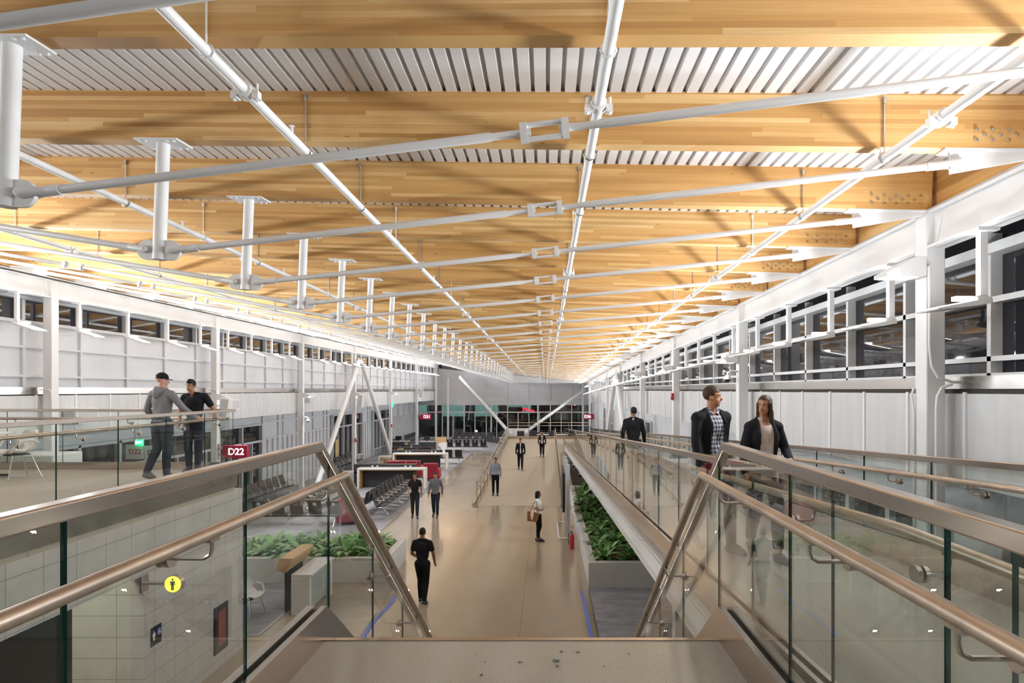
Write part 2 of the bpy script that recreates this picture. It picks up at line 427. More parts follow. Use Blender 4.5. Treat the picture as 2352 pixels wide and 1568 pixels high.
mb.strip(line(-11.56, yy), 0, 0.14, 6.46, 6.53)
mb.strip(line(-11.56, yy), 0, 0.18, [zl(t) - 0.52 for t in yy], [zl(t) - 0.40 for t in yy])
struct('window_left_frame', mb, M_GREYP)
mb = MB(); mb.strip(line(-11.0, yy), -0.06, 0.0, [zl(t) + 0.005 for t in yy], [zl(t) + BH + 0.03 for t in yy]); struct('trim_left_rim_board', mb, M_RIM)
mb = MB(); mb.strip(line(-11.0, yy), -0.7, 0, [zl(t) - 0.02 for t in yy], [zl(t) + 0.02 for t in yy]); struct('ceiling_left_soffit', mb, M_WHITE)
# lower left wall: glazing and ribbed panels by bay
for i, (a, b) in enumerate(((13.6, 20.0), (20.4, 27.6), (36.8, 42.6), (45.5, 51.0))):
    mb = MB(); mb.box(-13.2, -13.15, a, b, 0.5, 3.40); struct('window_left_low_%d' % (i + 1), mb, M_NIGHT)
    mb = MB(); n = int((b - a) / 1.5)
    for j in range(n + 1):
        t = a + (b - a) * j / n; mb.box(-13.16, -13.0, t - 0.05, t + 0.05, 0.0, 3.45)
    for j in range(n):
        t = a + (b - a) * (j + 0.5) / n; mb.box(-13.16, -13.02, t - 0.03, t + 0.03, 0.0, 2.65)
    for z in (0.45, 2.62, 3.38): mb.box(-13.16, -13.0, a, b, z, z + 0.09)
    struct('window_left_low_frame_%d' % (i + 1), mb, M_GREYP)
mb = MB(); y = 27.9
while y < 62:
    if not (36.6 < y < 42.8 or 45.4 < y < 51.2): mb.box(-13.2, -13.12, y - 0.03, y + 0.03, 0.0, 3.9 if int(y * 10) % 2 else 2.7)
    y += 0.55
mb.strip(line(-13.2, [27.9, 36.6]), 0, 0.09, 2.68, 2.75); mb.strip(line(-13.2, [27.9, 62]), 0, 0.09, 3.45, 3.52)
struct('trim_left_low_ribs', mb, M_WALL)

# far wall
FW = 62.0
def fx(px): return (px - CX) * FW / F
def fz(py): return EYE + (CY - py) * FW / F
mb = MB(); mb.prism([(-13.2, fz(930)), (4.7, fz(930)), (4.7, zr(FW) + 0.1), (-11.5, zl(FW) - 0.45), (-13.2, zl(FW) - 0.45)], 'y', FW, FW + 0.2); struct('wall_far', mb, M_WALL)
mb = MB()
for py in (888, 904): mb.box(-11.2, 4.5, FW - 0.05, FW, fz(py) - 0.03, fz(py) + 0.03)
for px in (1016, 1066, 1117, 1166, 1215, 1264, 1313): mb.box(fx(px) - 0.03, fx(px) + 0.03, FW - 0.05, FW, fz(930), min(fz(870), roof(fx(px), FW) - 0.6))
mb.box(-13.0, 4.6, FW - 0.25, FW, fz(930), fz(921))
struct('trim_far_panel_joints', mb, M_WALL)
mb = MB(); mb.prism([(-11.3, zl(FW) - 0.45), (4.6, zr(FW) - 0.35), (4.6, zr(FW) + 0.4), (-11.3, zl(FW) + 0.4)], 'y', FW + 0.05, FW + 0.12); struct('window_far_clerestory', mb, M_NIGHT)
mb = MB(); mb.box(-13.2, 4.7, FW + 0.05, FW + 0.08, 0.0, fz(930)); struct('window_far', mb, M_PANE)
mb = MB()
for px in (1016, 1041, 1066, 1091, 1117, 1141, 1166, 1190, 1215, 1239, 1264, 1289, 1313, 1338):
    top = fz(930) if px in (1016, 1066, 1117, 1166, 1215, 1264, 1313) else fz(946)
    mb.box(fx(px) - 0.04, fx(px) + 0.04, FW - 0.08, FW + 0.1, 0, top)
for px in (1128.5, 1235.5): mb.box(fx(px) - 0.07, fx(px) + 0.07, FW - 0.25, FW + 0.1, 0, fz(930))
mb.box(-13.2, 4.7, FW - 0.08, FW + 0.1, fz(947.5), fz(945)); mb.box(-13.2, 4.7, FW - 0.08, FW + 0.1, 0, 0.15)
struct('window_far_frame', mb, M_WHITE)
# wall behind the camera and night apron outside
mb = MB(); mb.box(-13.3, 5.2, -7.2, -7.0, -0.2, 8.0); struct('wall_back', mb, M_WALL)
mb = MB(); mb.box(-120, 120, 62.5, 220, -0.6, -0.5); struct('ground_apron', mb, mat('asphalt', (0.03, 0.035, 0.035), 0.7))

# ---------------------------------------------------------------- roof trusses
def truss_matrix(n):
    d = ds(n); a = Vector((XS, d, zs(d))); e = Vector((XE, d + SKEW * HALF, zr(d + SKEW * HALF)))
    ex = (e - a); ex.z *= 1.0; ex.normalize(); ey = Vector((0, 0, 1)).cross(ex).normalized(); ez = ex.cross(ey)
    M = Matrix((ex, ey, ez)).transposed().to_4x4(); M.translation = a
    return M
def make_truss(near):
    root = thing('roof_truss', 'x', 'roof truss', (0, 0, 0), 'timber roof trusses')
    L = HALF * 1.008
    mb = MB(); mb.box(-L, L, -0.065, 0.065, 0, BH); mb.build('glulam_beam', M_GLULAM, root)
    post = MB().tube([(0, 0, -1.04), (0, 0, 0)], 0.054, 20).build('king_post', M_WHITE, root)
    mb = MB(); mb.box(-0.20, 0.20, -0.11, 0.11, -0.014, 0.0)
    for sx in (-0.16, -0.10, 0.10, 0.16):
        for sy in (-0.085, 0.085): mb.tube([(sx, sy, -0.03), (sx, sy, -0.01)], 0.011, 8)
    mb.build('top_plate', M_WHITE, post)
    mb = MB()
    poly = [(0.115 + 0.087 * math.cos(a), -0.955 + 0.087 * math.sin(a)) for a in [R(-90 + 15 * i) for i in range(13)]]
    poly += [(-x_, z_) for x_, z_ in reversed(poly)]
    mb.prism(poly, 'y', -0.014, 0.014); mb.build('clevis_plate', M_ROD, post)
    for s in (1, -1):
        a = Vector((0.115 * s, 0, -0.955)); b = Vector((6.76 * s, 0, -0.10)); u = (b - a).normalized()
        mid_ = a + (b - a) * ((3.42 - 0.115) / (6.76 - 0.115))
        mb = MB(); mb.tube([a + u * 0.16, mid_ - u * 0.33, mid_ - u * 0.32, mid_ - u * 0.085], [0.0275, 0.0275, 0.022, 0.022], 12); mb.tube([mid_ + u * 0.085, mid_ + u * 0.32, mid_ + u * 0.33, b - u * 0.14], [0.022, 0.022, 0.0275, 0.0275], 12)
        rod = mb.build('tie_rod', M_ROD, root)
        for q, dr in ((a, 1), (b, -1)):
            mb = MB(); e = q + u * 0.17 * dr
            for sy in (-0.028, 0.028):
                mb.tube([q + Vector((0, sy, 0)), q + u * 0.06 * dr + Vector((0, sy, 0)), e + Vector((0, sy * 0.3, 0))], [0.036, 0.030, 0.024], 10)
            mb.tube([e - u * 0.05 * dr, e + u * 0.08 * dr], 0.034, 12)
            mb.tube([q + Vector((0, -0.055, 0)), q + Vector((0, 0.055, 0))], 0.026, 10)
            mb.build('fork_end', M_ROD, rod)
        mb = MB(); mid = Vector((3.42 * s, 0, 0)); t = (mid.x - a.x) / (b.x - a.x); mid = a + (b - a) * t
        zz = Vector((0, 0, 1)); side = Vector((0, 0.034, 0)); up = u.cross(Vector((0, 1, 0))) * 0.034
        for k_ in (-0.125, 0.125): mb.bar(mid + u * (k_ - 0.022), mid + u * (k_ + 0.022), 0.06, 0.105)
        for sg in (1, -1): mb.bar(mid - u * 0.13 + up * sg * 1.25, mid + u * 0.13 + up * sg * 1.25, 0.04, 0.017)
        mb.build('turnbuckle', M_ROD, rod)
        g = MB(); pl = [(6.68 * s, -0.002), (L * s, -0.002), (L * s, -0.035), (6.70 * s, -0.185)]
        g.prism(pl, 'y', -0.016, 0.016); g.box(min(6.62 * s, L * s), max(6.62 * s, L * s), -0.068, 0.068, -0.014, 0.0)
        g.build('gusset_plate', M_WHITE, root)
        spots = [(L - 0.12 - 0.122 * i, z_) for i in range(5) for z_ in (0.062, 0.145)] + [(L - 0.18 - 0.122 * i, 0.103) for i in range(4)]
        sets = [[q] for q in spots] if near else [spots]
        for st_ in sets:
            g = MB()
            for x_, z_ in st_: g.tube([(x_ * s, -0.083, z_), (x_ * s, -0.06, z_)], [0.012, 0.021], 10)
            g.build('bolt', M_CHROME, root)
    return root
proto = make_truss(True); proto_far = make_truss(False); NTR = 33
for i in range(NTR):
    n = i - 1
    o = (proto if i == 0 else dup(proto)) if i < 12 else (proto_far if i == 12 else dup(proto_far))
    o.matrix_basis = truss_matrix(n)
    o['label'] = 'timber roof truss with white king post and tie rods, %s from the front' % ordinal(i + 1)

# eave steel beams, one per bay
def eave(side):
    D = DR if side > 0 else DL
    ends = [-7] + D + [62]
    for i in range(len(ends) - 1):
        a, b = ends[i] + 0.0, ends[i + 1]
        if b < 3: continue
        X = 4.08 if side > 0 else -11.1
        zf = zr if side > 0 else (lambda t: zl(t) - 0.06)
        h = 0.40
        P = [(X, a + 0.1, zf(a)), (X, (a + b) / 2, zf((a + b) / 2)), (X, b - 0.1, zf(b))]
        mb = MB()
        mb.strip(P, -0.014, 0.014, -h, 0.0)
        mb.strip(P, -0.10, 0.10, -0.022, 0.0); mb.strip(P, -0.10, 0.10, -h, -h + 0.022)
        o = mb.build('eave_beam', M_WHITE)
        tag(o, 'white steel eave beam on the %s wall, %s bay from the front' % ('right' if side > 0 else 'left', ordinal(i + 1)), 'beam', 'steel eave beams')
eave(1); eave(-1)
# columns
def column(X, y, ztop, label):
    root = thing('steel_column', label, 'column', (X, y, 0), 'white steel columns')
    bevel(MB().box(X - 0.1, X + 0.1, y - 0.1, y + 0.1, 0, ztop).build('shaft', M_WHITE, root), 0.012, 2)
    mb = MB()
    s = 1 if X > 0 else -1
    mb.prism([(y - 0.1, ztop - 0.0), (y - 0.26, ztop - 0.0), (y - 0.13, ztop - 0.4), (y - 0.1, ztop - 0.4)], 'x', X - 0.02, X + 0.02)
    mb.build('stiffener_plate', M_WHITE, root)
    MB().box(X - 0.19, X + 0.19, y - 0.19, y + 0.19, 0, 0.025).build('base_plate', M_WHITE, root)
    return root
for i, y in enumerate(DR[1:]): column(4.08, y, zr(y) - 0.0, 'white square steel column on the right wall, %s from the front' % ordinal(i + 1))
for i, y in enumerate(DL): 
    if y > 10: column(-11.1, y, zl(y) - 0.06, 'white square steel column on the left wall, %s from the front' % ordinal(i - 1))
for X, y, lab in ((-10.0, 61.3, 'grey post at the left end of the far window wall'), (3.7, 61.3, 'grey post at the right end of the far window wall')):
    column(X, y, 6.2, lab)

# diagonal braces
def brace(a, b, r, label):
    root = thing('diagonal_brace', label, 'brace', b, 'diagonal tube braces')
    MB().tube([a, b], r, 16).build('tube', M_WHITE, root)
    u = (Vector(b) - Vector(a)).normalized()
    MB().bar(Vector(a) - u * 0.25, Vector(a) + u * 0.3, 0.02, r * 2.3).build('end_plate', M_WHITE, root)
brace((-10.75, 34.5, 6.6), (-10.75, 27.7, 0.0), 0.13, 'near slanted white tube brace beside the left columns')
brace((-10.75, 35.1, 6.6), (-10.75, 42.2, 0.0), 0.13, 'far slanted grey tube brace beside the left columns')
brace((3.78, 32.5, 5.8), (3.78, 26.0, 0.0), 0.13, 'near slanted white tube brace beside the right columns')
brace((3.78, 33.1, 5.8), (3.78, 39.8, 0.0), 0.13, 'far slanted grey tube brace beside the right columns')
brace(pt(1058, 868, 60.5), pt(1174, 997, 57.05), 0.15, 'white tube brace falling right in front of the far windows')
brace(pt(1342, 896, 60.5), pt(1200, 997, 57.05), 0.15, 'white tube brace falling left in front of the far windows')

# sprinkler pipes under the trusses
def pipe(X, label, y1=61.0):
    root = thing('sprinkler_pipe', label, 'pipe', (X, 0, roof(X, 0) - 0.09), 'sprinkler pipes')
    P = [(X, y_, roof(X, y_) - 0.095) for y_ in (0.6, 3, 6, 9, 13, 18, 24, 30, 36, 42, 48, 54, y1)]
    MB().tube(P, 0.036, 12).build('pipe_run', M_WHITE, root)
    for n in range(-1, 22):
        yb = ds(n) + SKEW * (X - XS) - 0.075
        z0 = roof(X, yb) - 0.095
        mb = MB(); mb.tube([(X, yb, z0 + 0.05), (X, yb, z0 + 0.46)], 0.006, 6)
        mb.box(X - 0.012, X + 0.012, yb - 0.012, yb + 0.03, z0 + 0.44, z0 + 0.49)
        mb.tube([(X + 0.047 * math.cos(a), yb, z0 + 0.047 * math.sin(a)) for a in [R(45 * t) for t in range(9)]], 0.006, 6)
        mb.build('hanger', M_CHROME if n % 3 else M_WHITE, root)
    for j, y_ in enumerate((4.15, 9.7, 15.5, 22, 29, 36)):
        z0 = roof(X, y_) - 0.095
        mb = MB(); mb.tube([(X, y_ - 0.045, z0), (X, y_ + 0.045, z0)], 0.054, 14)
        for sx in (-1, 1): mb.bar((X + sx * 0.05, y_, z0 - 0.03), (X + sx * 0.095, y_, z0 - 0.03), 0.055, 0.05); mb.tube([(X + sx * 0.078, y_, z0 - 0.07), (X + sx * 0.078, y_, z0 + 0.05)], 0.01, 8)
        mb.build('coupling', M_WHITE, root)
    y_ = 4.9
    while y_ < 40:
        z0 = roof(X, y_) - 0.095
        mb = MB(); mb.tube([(X, y_, z0 + 0.02), (X, y_, z0 + 0.075)], 0.013, 8); mb.tube([(X, y_, z0 + 0.075), (X, y_, z0 + 0.09)], [0.008, 0.008], 6); mb.tube([(X, y_, z0 + 0.09), (X, y_, z0 + 0.095)], 0.024, 10)
        mb.build('sprinkler_head', M_WHITE, root); y_ += 3.1
for X, lab in ((-7.65, 'white sprinkler pipe nearest the left wall'), (-4.83, 'white sprinkler pipe just left of the king posts'), (-2.07, 'white sprinkler pipe just right of the king posts'),
               (0.36, 'white sprinkler pipe over the middle of the hall'), (2.72, 'white sprinkler pipe nearest the right wall')): pipe(X, lab)

# ---------------------------------------------------------------- uplights
def make_uplight(tilt=9):            # at origin: stem top at (0,0,0), head reaches towards local -x
    root = thing('uplight', 'x', 'light', (0, 0, 0), 'bracket uplights')
    mb = MB(); mb.box(-0.10, 0.10, -0.10, 0.10, -0.03, 0.0); mb.box(-0.033, 0.033, -0.033, 0.033, -0.62, -0.03); mb.build('stem', M_WHITE, root)
    mb = MB(); mb.box(-0.26, 0.045, -0.035, 0.035, -0.665, -0.625); arm = mb.build('arm', M_WHITE, root)
    MB().tube([(-0.10, -0.06, -0.66), (-0.10, 0.06, -0.66)], 0.03, 12).build('knuckle', M_WHITE, arm)
    T = Matrix.Translation((-0.12, 0, -0.70)) @ Matrix.Rotation(R(-tilt), 4, 'Y')
    mb = MB(); mb.prism([(-0.40, 0.012), (0.10, 0.028), (0.10, -0.022), (-0.05, -0.024), (-0.40, -0.004)], 'y', -0.17, 0.17, 0, T)
    head = mb.build('lamp_head', M_WHITE, root)
    mb = MB(); mb.prism([(-0.385, 0.0145), (-0.02, 0.0265), (-0.02, 0.032), (-0.385, 0.020)], 'y', -0.15, 0.15, 0, T)
    mb.build('lamp_lens', M_LAMP, head)
    return root
def throw(X, y, z, s, watts):
    la = bpy.data.lights.new('uplight_throw', 'AREA'); la.shape = 'RECTANGLE'; la.size = 0.34; la.size_y = 0.26; la.energy = watts; la.color = (0.91, 0.955, 1.0); la.spread = R(125)
    lo = bpy.data.objects.new('uplight_throw', la); lo.location = (X, y, z); lo.rotation_euler = Vector((s, 0, 0.50)).to_track_quat('-Z', 'Y').to_euler(); COL.objects.link(lo)
up = make_uplight(); first = True; kr = 0
y = 1.15
while y < 58:
    if any(abs(y - c) < 0.32 for c in DR): y += 0.42
    o = up if first else dup(up); first = False; kr += 1
    o.matrix_basis = Matrix.Translation((4.06, y, zr(y) - 0.40))
    o['label'] = 'white bracket uplight on the right wall, %s from the front' % ordinal(kr); o['group'] = 'uplights along the right wall'
    throw(4.06 - 0.30, y, zr(y) - 0.40 - 0.62, -1, UP_WATTS_R)
    y += 1.49
up = make_uplight(17); first = True
y = -2.4; kl = 0
while y < 60:
    if not any(abs(y - c) < 0.2 for c in DL):
        o = up if first else dup(up); first = False; kl += 1
        o.matrix_basis = Matrix.Translation((-11.02, y, zl(y) - 0.46)) @ Matrix.Rotation(math.pi, 4, 'Z')
        o['label'] = 'bright bracket uplight on the left wall, %s from the front' % ordinal(kl); o['group'] = 'uplights along the left wall'
        throw(-11.02 + 0.30, y, zl(y) - 0.46 - 0.62, 1, UP_WATTS_L)
    y += 1.66

# ---------------------------------------------------------------- column luminaires (downlights) and their added floor fill
def downlight(X, y, z, label, watts):
    s = -1 if X > 0 else 1
    root = thing('column_luminaire', label, 'light', (X, y, z), 'wedge luminaires on the columns')
    x0 = X + s * 0.11
    mb = MB(); mb.prism([(x0, z - 0.06), (x0 + s * 0.42, z - 0.06), (x0 + s * 0.42, z - 0.02), (x0 + s * 0.12, z + 0.14), (x0, z + 0.14)], 'y', y - 0.13, y + 0.13)
    bevel(mb.build('housing', M_WHITE, root), 0.008)
    MB().box(min(x0 + s * 0.08, x0 + s * 0.39), max(x0 + s * 0.08, x0 + s * 0.39), y - 0.10, y + 0.10, z - 0.067, z - 0.06).build('lens', mat('downlight_lens', (1, 1, 1), 0.5, emit=(1, 0.97, 0.93), strength=1.2) if 'downlight_lens' not in bpy.data.materials else bpy.data.materials['downlight_lens'], root)
    la = bpy.data.lights.new('luminaire_floor_fill', 'AREA'); la.shape = 'RECTANGLE'; la.size = 0.28; la.size_y = 0.2; la.energy = watts; la.color = (0.94, 0.965, 1.0)
    la.spread = R(115)
    lo = bpy.data.objects.new('luminaire_floor_fill', la); lo.location = (x0 + s * 0.24, y, z - 0.075)
    d = Vector((s * (1.5 if s < 0 else 1.0), 0, -1)); lo.rotation_euler = d.to_track_quat('-Z', 'Y').to_euler(); COL.objects.link(lo)
for i, y in enumerate(DR):
    z = 6.25 if i == 1 else 5.62
    downlight(4.08, y, min(z, zr(y) - 0.45), 'white wedge luminaire on the %s right column' % ordinal(i + 1), DOWN_WATTS * (0.30 if i < 3 else 0.6))
for i, y in enumerate(DL[3:-1]):
    downlight(-11.1, y, 4.72, 'white wedge luminaire on the %s left column' % ordinal(i + 1), DOWN_WATTS * 1.6)

# ---------------------------------------------------------------- landing, stair, ramps, mezzanines
LZ = 3.5
mb = MB(); mb.box(-1.46, 1.17, -7, 3.63, LZ - 0.28, LZ); landing = struct('floor_landing', mb, M_LAND)
mb = MB(); mb.box(-1.32, 1.03, 3.60, 3.636, LZ - 0.03, LZ + 0.006); struct('trim_stair_nosing', mb, M_STEEL)
SL = 0.78; DB = 3.63 + LZ / SL
mb = MB(); N = 20; rise = LZ / N; run = (DB - 3.63) / N
for i in range(1, N): mb.box(-1.44, 1.15, 3.63 + run * (i - 1), 3.63 + run * i + 0.02, LZ - rise * i - 0.12, LZ - rise * i)
struct('floor_stair_treads', mb, M_LAND)
RZ = 2.5; RE_ = 45.0; RS = 0.0577
def rz(d): return LZ if d < RZ else max(LZ - RS * (d - RZ), LZ - RS * (RE_ - RZ))
mb = MB(); mb.strip([(1.36, t, rz(t)) for t in (-7, RZ, 10, 20, 30, RE_, 48.5)], 0, 2.21, -0.22, 0.0); struct('floor_upper_ramp', mb, M_RAMPU)
PZ = rz(RE_)
mb = MB(); mb.box(-3.1, 1.32, RE_, 48.5, PZ - 0.22, PZ); struct('floor_ramp_platform', mb, M_RAMP)
def cz(d): return max(0.0, min(PZ, PZ * (d - 26.0) / (RE_ - 26.0)))
mb = MB(); mb.strip([(-3.1, 26.0, 0.0), (-3.1, 32, cz(32)), (-3.1, 38, cz(38)), (-3.1, RE_, PZ)], 0, 4.40, [0, -cz(32), -cz(38), -PZ], 0.004); struct('floor_lower_ramp', mb, M_RAMP)
mb = MB()
mb.box(-3.1, 3.57, 48.5, 48.62, PZ - 0.2, PZ + 0.22); mb.strip([(-3.1, 26.0, 0), (-3.1, RE_, PZ), (-3.1, 48.5, PZ)], -0.1, 0, -0.2, 0.12); mb.strip([(0.75, 26.0, 0), (0.75, RE_, PZ)], 0, 0.1, -0.2, 0.12)
struct('trim_ramp_kerb', mb, mat('ramp_kerb', (0.40, 0.31, 0.20), 0.5))
# slender posts below the upper ramp
for i, y in enumerate((9.0, 16.5, 24.0, 31.5, 39.0)):
    o = MB().box(1.9, 2.1, y - 0.1, y + 0.1, 0, rz(y) - 0.21).build('ramp_post', M_WHITE); tag(o, 'white post under the upper ramp, %s from the stairs' % ordinal(i + 1), 'post', 'posts under the upper ramp')
    if i: o.location = (1.0, 0, 0)

def z_on(path, t):             # height of a path (points sorted by y or by x) at parameter t along its main axis
    ax = 1 if abs(path[-1][1] - path[0][1]) >= abs(path[-1][0] - path[0][0]) else 0
    for a, b in zip(path[:-1], path[1:]):
        lo, hi = sorted((a[ax], b[ax]))
        if lo - 1e-6 <= t <= hi + 1e-6:
            u = (t - a[ax]) / (b[ax] - a[ax]); return Vector(a).lerp(Vector(b), u)
    return Vector(path[-1])
def guard(label, path, joints, cap_h, kerb, hand, brackets, inset, leds=(), kerb_m=M_STEEL, thick=0.0105, cap_w=0.06, group='glass guards with steel rails', hand_ends=None):
    """path: walking-surface heights along the glass line; inset>0: handrail on the right of the travel direction"""
    root = thing('glass_guard', label, 'railing', path[0], group)
    ax = 1 if abs(path[-1][1] - path[0][1]) >= abs(path[-1][0] - path[0][0]) else 0
    k0, k1, kw0, kw1 = kerb
    mb = MB(); mb.strip(path, kw0, -0.02, k0, k1); mb.strip(path, 0.02, kw1, k0, k1); mb.strip(path, -0.02, 0.02, k0, k1 - 0.025, 1)
    mb.build('base_shoe', [kerb_m, M_GAP], root)
    mb = MB(); mb.strip(path, -cap_w / 2, cap_w / 2, cap_h - 0.055, cap_h); bevel(mb.build('cap_rail', M_STEEL, root), 0.006, 2)
    for a, b in zip(joints[:-1], joints[1:]):
        g = 0.006 if b > a else -0.006
        pts = [z_on(path, a + g)] + [Vector(p) for p in path[1:-1] if min(a, b) < p[ax] < max(a, b)] + [z_on(path, b - g)]
        mb = MB(); mb.strip(pts, -thick / 2, thick / 2, k1 - 0.04, cap_h - 0.05)
        mb.m = [1] * len(mb.m); n = len(pts)
        for i in range(n - 1):
            mb.m[2 + 4 * i + 1] = 0; mb.m[2 + 4 * i + 3] = 0
        mb.build('glass_panel', [M_GLASS, M_EDGE], root)
    if hand:
        P = [Vector(p) for p in (hand_ends or path)]; Q = []
        for i, p in enumerate(P):
            d = P[min(i + 1, len(P) - 1)] - P[max(i - 1, 0)]; d.z = 0; d.normalize()
            Q.append(p + Vector((d.y, -d.x, 0)) * inset + Vector((0, 0, hand)))
        hr = MB().tube(Q, 0.0245, 16).build('handrail', M_TUBE, root)
        for t in brackets:
            p = z_on(path, t); q = z_on([tuple(v) for v in Q], t) if ax == 1 else None
            d = Vector(path[-1]) - Vector(path[0]); d.z = 0; d.normalize(); side = Vector((d.y, -d.x, 0))
            c = p + Vector((0, 0, hand - 0.095)); sg = 1 if inset > 0 else -1
            e = p + side * inset + Vector((0, 0, hand))
            mb = MB()
            for o_ in (-1, 1): mb.tube([c + side * (o_ * thick * 0.55), c + side * (o_ * (thick * 0.55 + 0.016))], 0.032, 16)
            mb.tube([c + side * sg * 0.02, c + side * (inset - sg * 0.03), c + side * (inset - sg * 0.008) + Vector((0, 0, 0.012)), c + side * inset + Vector((0, 0, 0.035)), e - Vector((0, 0, 0.022))], 0.0075, 8)
            mb.box(*sum(([e.x - 0.012, e.x + 0.012], [e.y - 0.03, e.y + 0.03], [e.z - 0.032, e.z - 0.02]), []))
            mb.build('bracket', M_STEEL, root)
        for t in leds:
            p = z_on([tuple(v) for v in Q], t)
            MB().ball(p + Vector((0, 0.012, 0.0215)), 0.013, 10, 6).build('rail_light', M_LED, hr)
    return root
stair_l = [(-1.375, -1.6, LZ), (-1.375, 3.63, LZ), (-1.375, DB, 0.0)]
stair_r = [(1.085, -1.6, LZ), (1.085, 3.63, LZ), (1.085, DB, 0.0)]
guard('glass guard left of the landing and stair, with steel cap and handrail', stair_l, [-1.4, -0.36, 0.68, 1.716, 2.75, 3.80, 4.77, 5.76, 6.75, 7.74], 1.185, (-0.30, 0.20, -0.065, 0.055), 0.985,
      [0.2, 1.15, 2.18, 3.34, 4.72, 5.65, 6.6], 0.165, (4.31, 5.24, 6.18, 7.1))
guard('glass guard right of the landing and stair, with steel cap and handrail', stair_r, [-1.4, -0.4, 0.6, 1.63, 2.68, 3.78, 4.77, 5.76, 6.75, 7.74], 1.185, (-0.30, 0.20, -0.055, 0.065), 0.985,
      [0.35, 1.37, 2.14, 3.25, 4.72, 5.65, 6.6], -0.15, (4.31, 5.24, 6.18, 7.1))
ramp_i = [(1.37, -1.6, LZ), (1.37, RZ, LZ), (1.37, RE_ + 0.0, rz(RE_))]
j = [-1.6 + 1.12 * i for i in range(42)]
guard('long glass guard beside the planter along the inner edge of the upper ramp', ramp_i, [t for t in j if t < 45], 1.10, (-0.16, 0.10, -0.05, 0.05), 0.92, [t + 0.45 for t in j if t < 44], 0.11, kerb_m=M_STEEL)
mb = MB(); mb.strip([(1.37, 3.7, rz(3.7)), (1.37, 20, rz(20)), (1.37, RE_, rz(RE_))], -0.10, 0.05, -0.40, -0.16); mb.strip([(1.37, 3.7, rz(3.7)), (1.37, RE_, rz(RE_))], -0.15, -0.10, -0.40, -0.37); mb.strip([(1.37, 3.7, rz(3.7)), (1.37, RE_, rz(RE_))], -0.13, -0.10, -0.20, -0.17)
struct('trim_ramp_stringer', mb, mat('stringer_paint', (0.62, 0.61, 0.59), 0.45))
ramp_o = [(3.49, -1.6, LZ), (3.49, RZ, LZ), (3.49, RE_, rz(RE_)), (3.49, 48.4, rz(RE_))]
guard('long glass guard along the outer edge of the upper ramp by the right wall', ramp_o, [t for t in [-1.5 + 1.16 * i for i in range(44)] if t < 48.4], 1.07, (-0.45, 0.25, -0.05, 0.05), 0.89, [t + 0.5 for t in [-1.5 + 1.16 * i for i in range(42)]], -0.11)
# left mezzanine
MX = -5.9; MY = 11.4
mb = MB(); mb.box(-11.25, MX, -7, MY, LZ - 0.4, LZ); struct('floor_mezzanine', mb, concrete_mat('mezz_floor', (0.36, 0.31, 0.235), (0.44, 0.38, 0.29), 0.39, [('x', 2.4, 0.3), ('y', 3.1, 0.9)]))
guard('glass guard along the open edge of the left mezzanine', [(MX, 0.0, LZ), (MX, MY, LZ)], [0.0, 1.0, 2.05, 3.1, 4.15, 5.2, 6.25, 7.25, 8.3, 9.35, 10.4, 11.35], 1.14, (-0.32, 0.13, -0.05, 0.05), 0.965, [6.75, 7.7, 8.75, 9.8, 10.9], -0.11)
guard('glass guard across the far end of the left mezzanine', [(MX - 0.05, MY, LZ), (-11.0, MY, LZ)], [-6.0, -7.05, -8.1, -9.15, -10.2, -10.95], 1.14, (-0.32, 0.13, -0.05, 0.05), 0.965, [-6.8, -7.85, -8.9, -9.95], -0.11)

# tiled wall below the mezzanine with the opening to the restrooms
TX = -5.9
mb = MB(); mb.box(TX - 0.2, TX, 8.83, 11.7, 0, LZ - 0.4); mb.box(TX - 0.2, TX, 4.6, 8.83, 2.28, LZ - 0.4); mb.box(TX - 0.2, TX, -7, 4.6, 0, LZ - 0.4)
struct('wall_tiled', mb, M_TILE)
mb = MB(); mb.box(TX - 1.05, TX - 0.2, 8.83, 9.03, 0, LZ - 0.4); mb.box(-13.0, TX - 0.2, 11.5, 11.7, 0, LZ - 0.4); struct('wall_tiled_return', mb, M_TILEX)
mb = MB(); mb.box(-9.0, TX - 1.05, 9.6, 9.8, 0, LZ - 0.4); mb.box(-9.2, -9.0, -7, 9.8, 0, LZ - 0.4); mb.box(-9.0, TX - 0.2, 4.4, 4.6, 0, LZ - 0.4); struct('wall_restroom_passage', mb, M_CHAR)
la = bpy.data.lights.new('passage_fill', 'AREA'); la.size = 0.5; la.energy = 28; la.color = (1, 0.98, 0.85); lo = bpy.data.objects.new('passage_fill', la); lo.location = (-6.6, 7.2, 3.05); COL.objects.link(lo)  # unseen lamp added to brighten the passage return wall
tag(MB().box(-6.86, -6.34, 6.94, 7.46, 3.06, 3.10).build('added_ceiling_light', M_PLASTIC), 'unseen square ceiling light added inside the restroom passage', 'light')
